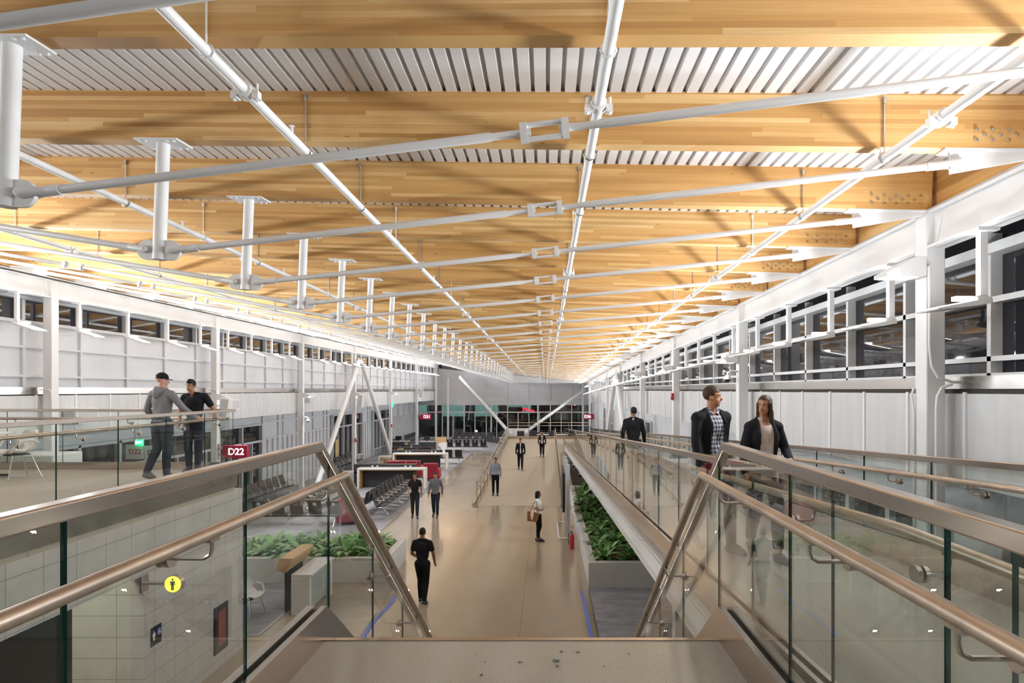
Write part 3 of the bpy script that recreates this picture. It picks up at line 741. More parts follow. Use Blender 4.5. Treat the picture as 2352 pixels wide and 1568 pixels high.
# signs on the tiled wall
def text(body, size, loc, rot, material, parent, name='lettering', depth=0.008, align='CENTER'):
    cu = bpy.data.curves.new(name, 'FONT'); cu.body = body; cu.size = size; cu.extrude = depth; cu.align_x = align; cu.align_y = 'CENTER'; cu.offset = size * 0.018
    tmp = bpy.data.objects.new('tmp', cu); COL.objects.link(tmp)
    me = bpy.data.meshes.new_from_object(tmp.evaluated_get(bpy.context.evaluated_depsgraph_get())); bpy.data.objects.remove(tmp)
    me.transform(Matrix.Translation(loc) @ Matrix.Rotation(rot[2], 4, 'Z') @ Matrix.Rotation(rot[0], 4, 'X')); me.materials.clear(); me.materials.append(material)
    return link(bpy.data.objects.new(name, me), parent)
def pictogram(mb, c, h, thick, m=0):   # standing figure facing -y, feet at c
    x, y, z = c; u = h / 8.0
    mb.tube([(x, y - thick, z + 7.25 * u), (x, y, z + 7.25 * u)], 0.72 * u, 14, m)
    body = [(-1.45, 6.2), (1.45, 6.2), (1.75, 5.9), (1.75, 3.2), (1.2, 3.2), (1.2, 5.3), (0.95, 5.3), (0.95, 0), (0.1, 0), (0.1, 3.1), (-0.1, 3.1), (-0.1, 0), (-0.95, 0), (-0.95, 5.3), (-1.2, 5.3), (-1.2, 3.2), (-1.75, 3.2), (-1.75, 5.9)]
    mb.prism([(x + a * u, z + b * u) for a, b in body], 'y', y - thick, y, m)
root = thing('restroom_sign', 'round glowing yellow restroom sign with a black standing figure', 'sign', (TX, 8.82, 2.16))
c = Vector((-5.44, 8.82, 2.17))
MB().tube([c + Vector((0, -0.045, 0)), c + Vector((0, 0.045, 0))], 0.125, 32).build('drum', M_STEEL, root)
MB().tube([c + Vector((0, -0.05, 0)), c + Vector((0, -0.044, 0))], 0.117, 32).build('lit_face', M_YELL, root)
mb = MB(); pictogram(mb, (c.x, c.y - 0.051, c.z - 0.085), 0.17, 0.004); mb.build('pictogram', M_BLACK, root)
mb = MB(); mb.tube([(TX, 8.82, 2.17), (c.x - 0.115, 8.82, 2.17)], 0.028, 12); mb.box(TX, TX + 0.025, 8.74, 8.90, 2.05, 2.29); mb.build('wall_arm', M_STEEL, root)
root = thing('restroom_plaque', 'black restroom plaque on the tiled wall with a man and a blue wheelchair symbol', 'sign', (TX, 8.98, 1.32))
MB().box(TX, TX + 0.012, 8.98, 9.22, 1.16, 1.44).build('plate', M_BLACK, root)
rotM = Matrix.Translation((TX + 0.012, 9.1, 0)) @ Matrix.Rotation(R(90), 4, 'Z')
mb = MB(); pictogram(mb, (-0.06, 0, 1.24), 0.14, 0.004); mb.v = [tuple(rotM @ Vector(v)) for v in mb.v]; mb.build('pictogram', M_PAPER, root)
def wheelchair(mb, s, m=0):
    mb.tube([(s * 0.1, -0.004, s * 1.45), (s * 0.1, 0, s * 1.45)], 0.16 * s, 10, m)
    mb.bar((s * 0.08, -0.003, s * 1.25), (s * 0.14, -0.003, s * 0.6), 0.004, 0.16 * s, m); mb.bar((s * 0.1, -0.003, s * 0.62), (s * 0.6, -0.003, s * 0.62), 0.004, 0.14 * s, m); mb.bar((s * 0.6, -0.003, s * 0.66), (s * 0.78, -0.003, s * 0.1), 0.004, 0.14 * s, m)
    mb.bar((s * 0.12, -0.003, s * 0.95), (s * 0.5, -0.003, s * 0.95), 0.004, 0.12 * s, m)
    mb.tube([(s * 0.2 + 0.5 * s * math.cos(R(a)), -0.003, s * 0.4 + 0.5 * s * math.sin(R(a))) for a in range(110, 350, 24)], 0.055 * s, 6, m)
mb = MB(); mb.tube([(0.065, -0.003, 1.335), (0.065, 0, 1.335)], 0.055, 20, 0)
b0 = len(mb.v); m2 = MB(); wheelchair(m2, 0.045); mb.add([(v[0] + 0.05, v[1] - 0.003, v[2] + 1.30) for v in m2.v], m2.f, 1); mb.v = [tuple(rotM @ Vector(v)) for v in mb.v]
mb.build('wheelchair_symbol', [mat('symbol_blue', (0.08, 0.16, 0.45), 0.5), M_PAPER], root)
root = thing('fire_cabinet', 'narrow dark framed cabinet with a red panel in the tiled wall', 'cabinet', (TX, 10.9, 0.28))
bevel(MB().box(TX, TX + 0.03, 10.68, 11.12, 0.28, 1.12).build('frame', M_DARKM, root), 0.008); MB().box(TX + 0.03, TX + 0.036, 10.78, 11.02, 0.4, 1.02).build('door', mat('cabinet_red', (0.22, 0.05, 0.04), 0.3), root)

# concrete planters and mulch
def planter(X0, X1, Y0, Y1, h, label):
    root = thing('planter', label, 'planter', ((X0 + X1) / 2, Y0, 0), 'concrete planters')
    t = 0.2; mb = MB()
    mb.box(X0, X1, Y0, Y0 + t, 0, h); mb.box(X0, X1, Y1 - t, Y1, 0, h); mb.box(X0, X0 + t, Y0 + t, Y1 - t, 0, h); mb.box(X1 - t, X1, Y0 + t, Y1 - t, 0, h)
    bevel(mb.build('trough', M_PLANT, root), 0.012)
    mb = MB(); nx, ny = 14, int((Y1 - Y0) / 0.12)
    vs = [(X0 + t + (X1 - X0 - 2 * t) * i / nx, Y0 + t + (Y1 - Y0 - 2 * t) * j_ / ny, h - 0.07 + random.uniform(-0.03, 0.05)) for j_ in range(ny + 1) for i in range(nx + 1)]
    mb.add(vs, [(j_ * (nx + 1) + i, j_ * (nx + 1) + i + 1, (j_ + 1) * (nx + 1) + i + 1, (j_ + 1) * (nx + 1) + i) for j_ in range(ny) for i in range(nx)])
    o = mb.build('mulch', M_MULCH, root); o['kind'] = 'stuff'
planter(1.06, 2.9, 15.2, 27.5, 0.64, 'long pale concrete planter of leafy plants beside the upper ramp')
planter(-8.6, -4.12, 15.6, 17.7, 0.64, 'wide pale concrete planter of leafy plants seen through the left guard')
def leaf_plant(seed):
    rnd = random.Random(seed); mb = MB()
    for i in range(26):
        a = i * 2.39996 + rnd.uniform(-.3, .3); L = rnd.uniform(0.32, 0.60); el = R(rnd.uniform(28, 80)) * (1 - 0.35 * (i < 9)); wd = L * rnd.uniform(0.13, 0.175)
        d = Vector((math.cos(a), math.sin(a), 0)); s = Vector((-d.y, d.x, 0)); P = []
        x_ = 0.03; z_ = 0.0; e = el
        for j_ in range(6):
            t = j_ / 5; wj = wd * (0.18 + 2.7 * t * (1 - t) ** 0.8) * (1 if j_ < 5 else 0.05)
            P.append((d * x_ + Vector((0, 0, z_)), wj, e)); x_ += L / 5 * math.cos(e); z_ += L / 5 * math.sin(e); e -= R(rnd.uniform(9, 22))
        vs = []
        for p, wj, e in P: vs += [p + s * wj + Vector((0, 0, 0.25 * wj)), p, p - s * wj + Vector((0, 0, 0.25 * wj))]
        mb.add(vs, [f for j_ in range(5) for f in ((3 * j_, 3 * j_ + 1, 3 * j_ + 4, 3 * j_ + 3), (3 * j_ + 1, 3 * j_ + 2, 3 * j_ + 5, 3 * j_ + 4))])
    return mb.mesh('leafy_plant', M_LEAF)
PL = [leaf_plant(s) for s in range(4)]
def plants(spots, label, group):
    for i, (x_, y_, s) in enumerate(spots):
        o = link(bpy.data.objects.new('leafy_plant', PL[i % 4])); o.location = (x_, y_, 0.58); o.rotation_euler = (0, 0, random.uniform(0, 6.28)); o.scale = (s, s, s * random.uniform(0.9, 1.15))
        tag(o, label % ordinal(i + 1) if '%' in label else label, 'plant', group)
sp = []; y = 15.75; r_ = 0
while y < 27.0:
    for q in (1.50, 2.12, 2.6): sp.append((q + random.uniform(-.1, .1) + (0.2 if r_ % 2 else 0) * (q < 2.5), y + random.uniform(-.12, .12), random.uniform(0.85, 1.08)))
    y += 0.72; r_ += 1
plants(sp, 'broad-leaved green plant in the right planter, %s counted from the front', 'plants in the right planter')
sp = [(-8.2 + 0.58 * i + random.uniform(-.1, .1), 16.05 + 0.6 * j_ + random.uniform(-.1, .1), random.uniform(0.85, 1.1)) for j_ in range(3) for i in range(7)]
plants(sp, 'broad-leaved green plant in the left planter, %s counted from the front', 'plants in the left planter')

# ---------------------------------------------------------------- handrails of the lower ramp
def ramp_rail(X, s, label):
    root = thing('ramp_railing', label, 'railing', (X, 26, 0), 'tan railings of the lower ramp')
    ys_ = [25.6, 26.0, 32.0, RE_ - 0.3, RE_ + 0.2]
    P = [Vector((X, t, cz(t))) for t in ys_]
    up = lambda h, o=0: [p + Vector((o, 0, h)) for p in P]
    MB().tube(up(1.09), 0.026, 10).build('top_rail', M_TUBE, root)
    MB().tube(up(0.90, 0.1 * s), 0.022, 10).build('handrail', M_TUBE, root)
    MB().tube(up(0.14), 0.02, 8).build('bottom_rail', M_TUBE, root)
    t = 25.6
    while t < RE_ + 0.3:
        mb = MB(); z = cz(t)
        mb.box(X - 0.02, X + 0.02, t - 0.03, t + 0.03, z, z + 1.09); mb.tube([(X, t, z + 0.80), (X + 0.1 * s, t, z + 0.80), (X + 0.1 * s, t, z + 0.88)], 0.008, 6)
        if t < 25.7: mb.box(X - 0.06, X + 0.06, t - 0.07, t + 0.07, z, z + 0.12)
        mb.build('rail_post', M_STEEL, root); t += 1.5
ramp_rail(-2.95, 1, 'tan metal railing along the left edge of the lower ramp')
ramp_rail(0.66, -1, 'tan metal railing along the right edge of the lower ramp')
root = thing('platform_railing', 'tan double railing across the far end of the ramp platform', 'railing', (0, 48.4, PZ))
for h, X1 in ((1.32, 3.5), (1.08, 3.5)): MB().tube([(-3.0, 48.4, PZ + h), (X1, 48.4, PZ + h)], 0.026, 8).build('rail', M_TUBE, root)
for X in (-3.0, -1.4, 0.2, 1.8, 3.4): MB().box(X - 0.02, X + 0.02, 48.38, 48.42, PZ, PZ + 1.32).build('rail_post', M_STEEL, root)

# ---------------------------------------------------------------- charging bars
def charging_bar(loc, wpanel, x_u, w_u, label):
    root = thing('charging_bar', label, 'counter', loc, 'charging bars')
    x, y, z = loc
    mb = MB(); mb.box(x, x + wpanel, y + 0.5, y + 0.62, 0.0, 1.17); back = bevel(mb.build('back_panel', M_CHAR, root), 0.006)
    mb = MB(); mb.box(x, x + wpanel, y + 0.48, y + 0.64, 1.17, 1.20)
    mb.box(x, x + wpanel, y + 0.545, y + 0.575, 1.37, 1.395)
    mb.build('top_rail', M_STEEL, back)
    for t in (0.0, 0.17, 0.5, 0.83, 1.0): MB().box(x + t * wpanel - 0.018, x + t * wpanel + 0.018, y + 0.54, y + 0.58, 1.20, 1.37).build('rail_post', M_CHROME, back)
    for t in (0.30, 0.38, 0.83, 0.91):
        mb = MB(); mb.box(x + t * wpanel - 0.045, x + t * wpanel + 0.045, y + 0.492, y + 0.50, 1.06, 1.13); mb.build('power_outlet', M_PLASTIC, back)
    u0, u1 = x + x_u, x + x_u + w_u
    mb = MB(); mb.box(u0, u1, y, y + 0.5, 0.97, 1.05)
    bevel(mb.build('counter_top', M_PLASTIC, root), 0.02)
    for a in (u0, u1 - 0.09):
        mb = MB(); mb.box(a, a + 0.09, y, y + 0.5, 0, 0.97); leg = bevel(mb.build('leg', M_PLASTIC, root), 0.012)
        b = a + 0.09 if a == u0 else a - 0.05
        MB().box(b, b + 0.05, y + 0.02, y + 0.48, 0, 0.965).build('oak_lining', M_OAK, leg)
    MB().box(u0 + 0.14, u1 - 0.14, y + 0.02, y + 0.48, 0.935, 0.97).build('oak_lining', M_OAK, root)
charging_bar((-9.88, 30.4, 0), 3.2, 0.32, 3.46, 'near charcoal charging bar with white counter frame and steel top rail')
charging_bar((-9.78, 37.6, 0), 3.05, 0.17, 3.42, 'second charcoal charging bar behind the near one')
charging_bar((-1.6, 53.5, 0), 3.6, 0.3, 3.4, 'far charcoal charging bar beyond the ramp platform')
charging_bar((2.9, 10.6, 0), 1.6, -0.1, 1.9, 'charcoal charging bar below the upper ramp seen through the glass')
for x0, y0, lab in ((-10.45, 30.9, 'short white and oak bench frame left of the near charging bar'), (-10.65, 38.2, 'short white and oak bench frame left of the second charging bar')):
    root = thing('bench_frame', lab, 'bench', (x0, y0, 0), 'bench frames')
    MB().box(x0, x0 + 0.75, y0, y0 + 0.45, 0.72, 0.80).build('top', M_PLASTIC, root); MB().box(x0, x0 + 0.09, y0, y0 + 0.45, 0, 0.72).build('leg', M_PLASTIC, root); MB().box(x0 + 0.09, x0 + 0.14, y0 + 0.02, y0 + 0.43, 0, 0.72).build('oak_lining', M_OAK, root)

# ---------------------------------------------------------------- airport seating (faces local -y, seats along x)
def seat_row(n, sticker=False, pitch=0.66):
    root = thing('seat_row', 'x', 'bench', (0, 0, 0), 'rows of black airport seats')
    L = n * pitch
    MB().box(-L / 2, L / 2, 0.0, 0.07, 0.33, 0.39).build('beam', M_DARKM, root)
    for t in ([-L / 2 + 0.33, L / 2 - 0.33] if n < 5 else [-L / 2 + 0.33, 0, L / 2 - 0.33]):
        mb = MB(); mb.tube([(t, -0.30, 0.015), (t, -0.05, 0.30), (t, 0.03, 0.36), (t, 0.10, 0.30), (t, 0.34, 0.015)], [0.014, 0.02, 0.024, 0.02, 0.014], 8)
        mb.box(t - 0.03, t + 0.03, -0.34, -0.26, 0, 0.02); mb.box(t - 0.03, t + 0.03, 0.30, 0.38, 0, 0.02)
        mb.build('leg', M_CHROME, root)
    for i in range(n):
        x = -L / 2 + pitch * (i + 0.5); h = 0.235
        prof_ = [(-0.26, 0.445), (-0.20, 0.455), (0.0, 0.425), (0.16, 0.415)]
        mb = MB(); mb.prism([(a, b) for a, b in prof_] + [(a, b - 0.035) for a, b in reversed(prof_)], 'x', x - h, x + h); mb.build('seat', M_SEAT, root)
        prof_ = [(0.17, 0.44), (0.21, 0.55), (0.27, 0.78), (0.315, 0.95)]
        mb = MB(); mb.prism([(a - 0.018, b) for a, b in prof_] + [(a + 0.018, b) for a, b in reversed(prof_)], 'x', x - h, x + h); bk = mb.build('backrest', M_SEAT, root)
        if sticker:
            mb = MB(); m2 = MB(); wheelchair(m2, 0.05)
            mb.box(-0.055, 0.055, 0, 0.004, -0.055, 0.055, 0); mb.add([(-v[0] + 0.015, 0.007 - v[1], v[2] - 0.035) for v in m2.v], m2.f, 1)
            T = Matrix.Translation((x, 0.305, 0.84)) @ Matrix.Rotation(R(-15), 4, 'X'); mb.v = [tuple(T @ Vector(v)) for v in mb.v]
            mb.build('access_sticker', [M_PAPER, M_DARKTXT], bk)
    for i in range(n + 1):
        x = -L / 2 + pitch * i
        MB().tube([(x, 0.10, 0.36), (x, 0.17, 0.64), (x, 0.10, 0.66), (x, -0.20, 0.645), (x, -0.24, 0.62), (x, -0.10, 0.37), (x, 0.04, 0.36)], 0.013, 6).build('armrest', M_CHROME, root)
    return root
R8 = seat_row(8); R6 = seat_row(6); S6 = seat_row(6, True, 0.68); R3 = seat_row(3)
def put(src, x, y, rz_, label, used=set()):
    o = src if src.name not in used else dup(src)
    used.add(src.name); o.location = (x, y, 0.008); o.rotation_euler = (0, 0, R(rz_)); o['label'] = label
put(R8, -6.58, 26.3, 90, 'near row of eight black airport seats facing the concrete walkway')
put(R8, -7.40, 26.3, -90, 'row of eight black seats back to back with the near walkway row')
put(S6, -9.45, 22.2, 180, 'row of black seats with white access stickers on the backs near the left planter')
put(R6, -9.7, 26.6, 90, 'row of six black seats in the carpet area left of the back-to-back rows')
put(R8, -12.35, 26.4, 90, 'row of eight black seats against the left windows behind the left guard')
put(R6, -12.35, 37.8, 90, 'row of six black seats against the left wall left of the charging bars')
put(R6, -12.3, 49.5, 90, 'row of six black seats on the left wall below the far gate sign')
put(R8, -12.3, 56.0, 90, 'row of eight black seats against the left wall nearest the far windows')
put(S6, -6.8, 49.0, 180, 'far row of black seats with white access stickers on the backs')
put(R6, -7.0, 57.4, 0, 'row of six black seats before the far windows facing the hall')
put(R3, -8.9, 42.3, 180, 'short row of three black seats behind the second charging bar')
put(R3, -6.6, 41.0, 180, 'short row of three black seats right of the second charging bar')
put(R6, -4.6, 53.2, 115, 'slanted row of six black seats near the ramp platform')
put(R3, -9.6, 44.6, 180, 'short row of three black seats beside the dark gate podium')
put(R6, 2.6, 31.5, -90, 'row of six black seats below the upper ramp by the right wall')

# red upholstered seats
def red_chair(x, y, rz_, w_, label):
    root = thing('red_armchair', label, 'armchair', (0, 0, 0), 'red vinyl armchairs')
    bevel(MB().box(-w_ / 2, w_ / 2, -0.38, 0.30, 0.10, 0.44).build('seat', M_RED, root), 0.05, 3)
    bevel(MB().box(-w_ / 2, w_ / 2, 0.24, 0.42, 0.10, 0.98).build('backrest', M_RED, root), 0.06, 3)
    for s in (-1, 1): bevel(MB().box(s * w_ / 2 - 0.07, s * w_ / 2 + 0.07, -0.36, 0.36, 0.10, 0.66).build('arm', M_RED, root), 0.05, 3)
    for a in (-1, 1):
        for b in (-0.3, 0.32): MB().tube([(a * (w_ / 2 - 0.06), b, 0), (a * (w_ / 2 - 0.06), b, 0.12)], 0.02, 8).build('leg', M_CHROME, root)
    root.location = (x, y, 0.008); root.rotation_euler = (0, 0, R(rz_))
red_chair(-6.35, 33.4, 180, 0.8, 'red armchair standing behind the right end of the near charging bar')
red_chair(-8.1, 34.6, 180, 1.9, 'long red sofa between the two charging bars')
red_chair(-7.35, 22.6, 200, 0.9, 'red armchair behind the left planter')

# gate podiums
def podium(x, y, w_, label, wood=True):
    root = thing('gate_podium', label, 'desk', (x, y, 0), 'gate podiums')
    bevel(MB().box(x, x + w_, y, y + 0.7, 0.0, 1.02).build('body', M_CHAR, root), 0.01); MB().box(x - 0.03, x + w_ + 0.03, y - 0.03, y + 0.75, 1.02, 1.06).build('worktop', M_PLASG, root)
    if wood: MB().box(x + w_ - 0.28, x + w_ - 0.02, y - 0.012, y, 0.05, 0.98).build('oak_side', M_OAK, root)
    mb = MB(); mb.box(x + 0.3, x + 0.75, y + 0.3, y + 0.34, 1.15, 1.45); mb.box(x + 0.49, x + 0.56, y + 0.32, y + 0.4, 1.06, 1.2); mb.build('monitor', M_BLACK, root)
podium(-11.9, 46.0, 1.35, 'charcoal gate podium with an oak end by the left glass door')
podium(-9.7, 45.9, 1.15, 'wider charcoal gate podium in front of the wall seats', False)
for x, y, w_, d_, h, lab in ((-8.45, 46.3, 0.75, 0.5, 0.95, 'white cabinet beside the wider gate podium'), (-11.3, 45.6, 0.55, 0.4, 0.55, 'brown cardboard carton in front of the oak-ended podium'), (-10.7, 39.6, 0.8, 0.4, 0.5, 'brown cardboard carton by the seats left of the second charging bar')):
    o = bevel(MB().box(x, x + w_, y, y + d_, 0.008, h).build('cabinet' if 'cabinet' in lab else 'carton', M_PLASTIC if 'white' in lab else M_OAK), 0.01); tag(o, lab, 'cabinet' if 'cabinet' in lab else 'box')
o = MB().bar((-8.5, 46.2, 1.15), (-7.75, 46.45, 1.2), 0.06, 0.42).build('oak_board', M_OAK); tag(o, 'oak board lying on the white cabinet by the podium', 'board')
o = bevel(MB().box(-3.95, -1.70, 57.25, 57.7, 0.0, 1.32).build('low_white_wall', M_WHITE), 0.01); tag(o, 'low white wall where the two far tube braces come down', 'wall box')  # low wall at the feet of the far braces
for x in (-2.55, -1.45, 0.2):
    o = MB().box(x, x + 0.62, 52.4, 52.8, 0.0, 1.40).build('dark_cabinet', M_CHAR); tag(o, {-2.55: 'small dark cabinet before the low white wall', -1.45: 'small dark cabinet left of the far charging bar', 0.2: 'small dark cabinet before the far charging bar'}[x], 'cabinet', 'dark cabinets beyond the platform')

# white table bar with an oak screen, white shell chairs
root = thing('work_counter', 'white counter with an oak privacy screen seen through the left guard', 'counter', (-5.7, 13.4, 0))
X0 = -5.66
bevel(MB().box(X0, X0 + 0.46, 13.35, 14.75, 0.86, 0.91).build('worktop', M_PLASTIC, root), 0.01)
for y in (13.35, 14.66): bevel(MB().box(X0, X0 + 0.42, y, y + 0.09, 0.0, 0.86).build('leg_panel', M_PLASTIC, root), 0.01)
MB().box(X0 + 0.30, X0 + 0.32, 13.44, 14.66, 0.05, 0.86).build('frosted_back', mat('frosted', (0.42, 0.47, 0.43), 0.3), root)
mb = MB(); mb.prism([(X0 - 0.36, 0.98), (X0 - 0.16, 0.92), (X0 + 0.02, 1.24), (X0 - 0.28, 1.26)], 'y', 13.4, 14.65); bevel(mb.build('oak_screen', M_OAK, root), 0.01)
MB().box(X0 - 0.25, X0 - 0.2, 13.6, 14.5, 0, 0.95).build('screen_leg', M_DARKM, root)
def shell_chair(loc, rz_, label, arms=True, group='white shell chairs'):
    root = thing('shell_chair', label, 'chair', (0, 0, 0), group)
    vs = []; nu, nv = 14, 11            # moulded shell: a bent sheet from seat front to back top
    prof_ = [(-0.24, 0.43), (-0.21, 0.455), (-0.12, 0.44), (0.0, 0.425), (0.10, 0.43), (0.17, 0.47), (0.21, 0.54), (0.235, 0.62), (0.25, 0.70), (0.265, 0.77), (0.275, 0.82)]
    wd = [0.16, 0.20, 0.225, 0.235, 0.24, 0.25, 0.255, 0.25, 0.235, 0.205, 0.14]
    for i, (y, z) in enumerate(prof_):
        for j_ in range(nu + 1):
            t = 2 * j_ / nu - 1; lift = (0.05 if i < 4 else 0.12) * abs(t) ** 3; back = 0.10 * abs(t) ** 3 if i > 5 else 0
            vs.append((wd[i] * t, y - back, z + (lift if i < 7 else 0)))
    mb = MB(); mb.add(vs, [(i * (nu + 1) + j_, i * (nu + 1) + j_ + 1, (i + 1) * (nu + 1) + j_ + 1, (i + 1) * (nu + 1) + j_) for i in range(nv - 1) for j_ in range(nu)])
    o = mb.build('shell', M_PLASTIC, root); o.modifiers.new('thickness', 'SOLIDIFY').thickness = 0.012
    if arms:
        for s in (-1, 1): MB().tube([(s * 0.235, 0.19, 0.60), (s * 0.275, 0.08, 0.655), (s * 0.28, -0.08, 0.645), (s * 0.245, -0.17, 0.50), (s * 0.2, -0.19, 0.455)], [0.02, 0.022, 0.022, 0.018, 0.014], 8).build('arm', M_PLASTIC, root)
    for sx in (-1, 1):
        for y, y2 in ((-0.14, -0.23), (0.12, 0.24)):
            MB().tube([(sx * 0.10, y, 0.415), (sx * 0.15, y, 0.40), (sx * 0.23, y2, 0.012)], 0.010, 8).build('leg', M_CHROME, root)
    MB().box(-0.12, 0.12, -0.15, 0.13, 0.395, 0.42).build('seat_plate', M_DARKM, root)
    root.location = loc; root.rotation_euler = (0, 0, R(rz_)); return root
shell_chair((-6.55, 13.3, 0.01), 70, 'white shell armchair with thin legs beside the white counter')
shell_chair((-7.05, 13.0, 0.01), -60, 'white shell armchair behind the round white table', True)
root = thing('round_table', 'round white cafe table between two white shell chairs below', 'table', (-7.0, 12.6, 0))
MB().tube([(-7.0, 12.6, 0.72), (-7.0, 12.6, 0.75)], 0.38, 28).build('tabletop', M_PLASTIC, root); MB().tube([(-7.0, 12.6, 0.03), (-7.0, 12.6, 0.72)], 0.035, 12).build('pedestal', M_CHROME, root); MB().tube([(-7.0, 12.6, 0.01), (-7.0, 12.6, 0.03)], [0.26, 0.24], 24).build('base', M_CHROME, root)
shell_chair((-9.42, 9.75, LZ), 60, 'white shell chair at the left edge on the mezzanine', False)
shell_chair((-8.95, 10.2, LZ), -25, 'white shell armchair on the mezzanine right of the other one', True)
root = thing('side_table', 'small table with a thin white top beside the mezzanine chairs', 'table', (-9.55, 10.25, LZ))
MB().tube([(-9.6, 10.3, LZ + 0.74), (-9.6, 10.3, LZ + 0.76)], 0.40, 24).build('tabletop', M_PLASTIC, root); MB().tube([(-9.6, 10.3, LZ + 0.02), (-9.6, 10.3, LZ + 0.74)], 0.03, 10).build('pedestal', M_DARKM, root)
for a in range(4):
    e = Vector((-9.6 + 0.33 * math.cos(R(90 * a + 20)), 10.3 + 0.33 * math.sin(R(90 * a + 20)), LZ + 0.03)); MB().bar((-9.6, 10.3, LZ + 0.05), e, 0.04, 0.04).build('foot', M_DARKM, root)
o = bevel(MB().box(-12.4, -10.15, 12.4, 13.2, 0.0, 3.66).build('draped_partition', M_PAPER), 0.03); tag(o, 'white sheeted partition standing beyond the end of the mezzanine', 'partition')

# ---------------------------------------------------------------- gate signs
def gate_sign(x0, x1, y, z0, z1, body, side, label, lx):
    root = thing('gate_sign', label, 'sign', (x0 if side < 0 else x1, y, z0), 'red gate signs')
    bevel(MB().box(x0, x1, y - 0.09, y + 0.09, z0, z1).build('box', M_SIGNRED, root), 0.008)
    text(body, (z1 - z0) * 0.74, (lx, y - 0.092, (z0 + z1) / 2), (R(90), 0, 0), M_LETTER, root, depth=0.004)
    a = x0 if side < 0 else x1; mb = MB()
    for z in (z0 + 0.1, z1 - 0.1): mb.bar((a, y, z), (a + side * 0.18, y, z), 0.03, 0.03)
    mb.box(a + side * 0.18 - 0.01, a + side * 0.18 + 0.01, y - 0.06, y + 0.06, z0 - 0.05, z1 + 0.05); mb.build('bracket', M_CHROME, root)
gate_sign(-10.82, -10.0, 20.2, 2.72, 3.14, 'D22', -1, 'red gate sign D22 on the left column with glowing white letters', -10.36)
gate_sign(-10.82, -9.9, 51.6, 2.46, 2.92, 'D21', -1, 'red gate sign D21 far down the left wall', -10.22)
gate_sign(2.95, 3.80, 48.1, 2.66, 3.08, 'D26', 1, 'red gate sign D26 far down the right wall', 3.28)
for x, y, w_, h, z, body, ink, lab in ((-12.5, 17.9, 0.5, 0.42, 2.95, 'D22', M_SIGNRED, 'white board with red D22 letters seen through the mezzanine glass'), (-11.95, 17.9, 0.5, 0.42, 2.92, 'D22', M_DARKTXT, 'white board with grey D22 letters beside the exit sign')):
    root = thing('gate_board', lab, 'sign', (x, y, z)); MB().box(x, x + w_, y, y + 0.05, z, z + h).build('board', M_PAPER, root)
    text(body, 0.21, (x + w_ * 0.55, y - 0.002, z + h * 0.5), (R(90), 0, 0), ink, root, depth=0.003)
    MB().box(x + w_ / 2 - 0.02, x + w_ / 2 + 0.02, y + 0.02, y + 0.04, z + h, 4.2).build('hanger', M_CHROME, root)
root = thing('exit_sign', 'green glowing EXIT sign above the white gate boards', 'sign', (-12.1, 17.8, 3.45))
MB().box(-12.15, -11.93, 17.8, 17.86, 3.36, 3.53).build('panel', M_GREENL, root); text('EXIT', 0.105, (-12.04, 17.797, 3.445), (R(90), 0, 0), mat('exit_letter', (1, 1, 1), 0.5, emit=(0.8, 1, 0.85), strength=2.0), root, depth=0.003)
MB().box(-12.05, -12.03, 17.82, 17.84, 3.53, 4.1).build('hanger', M_CHROME, root)
for x, y, z, lab in ((-11.9, 45.4, 3.9, 'small green exit light above the oak-ended podium'), (-11.3, 43.6, 3.75, 'smaller green exit light by the left wall near the second column'), (3.9, 37.3, 3.75, 'small green exit light between the right columns')):
    o = MB().box(x, x + 0.2, y, y + 0.06, z, z + 0.34).build('exit_light', M_GREENL); tag(o, lab, 'sign', 'small green exit lights')

# wall and column equipment
def alarm(x, y, z, s, label):
    root = thing('fire_alarm', label, 'alarm', (x, y, z), 'red fire alarms'); bevel(MB().box(min(x, x + s * 0.07), max(x, x + s * 0.07), y - 0.075, y + 0.075, z, z + 0.22).build('housing', M_REDBOX, root), 0.008)
    MB().box(min(x + s * 0.07, x + s * 0.085), max(x + s * 0.07, x + s * 0.085), y - 0.04, y + 0.04, z + 0.12, z + 0.19).build('strobe', M_PLASTIC, root)
for x, y, z, s, lab in ((-11.0, 34.65, 2.0, 1, 'red fire alarm on the left column beside the tube braces'), (-11.0, 42.75, 2.35, 1, 'red fire alarm on the left column before the podiums'), (-11.0, 60.4, 2.6, 1, 'red fire alarm on the last left column'),
                        (3.98, 18.9, 4.68, -1, 'red fire alarm on the right column above the men on the ramp'), (3.98, 32.7, 4.75, -1, 'red fire alarm on the right column by the tube braces')): alarm(x, y, z, s, lab)
def camera_dome(x, y, z, s, label):
    root = thing('dome_camera', label, 'camera', (x, y, z), 'dome cameras')
    MB().tube([(x, y, z + 0.16), (x + s * 0.16, y, z + 0.17), (x + s * 0.22, y, z + 0.13), (x + s * 0.22, y, z + 0.06)], 0.022, 8).build('arm', M_PLASTIC, root)
    MB().tube([(x + s * 0.22, y, z + 0.0), (x + s * 0.22, y, z + 0.08)], [0.08, 0.05], 14).build('housing', M_PLASTIC, root); MB().ball((x + s * 0.22, y, z - 0.005), (0.068, 0.068, 0.06), 14, 8).build('dome', M_BLACK, root)
for x, y, z, s, lab in ((-11.0, 27.25, 3.60, 1, 'dome camera on the left column in front of the tube braces'), (-11.0, 51.5, 4.05, 1, 'dome camera on the left column above the far gate sign'), (3.98, 12.5, 5.22, -1, 'dome camera on the right column near the clerestory'), (3.6, 61.1, 4.05, -1, 'dome camera on the grey post at the far right')): camera_dome(x, y, z, s, lab)
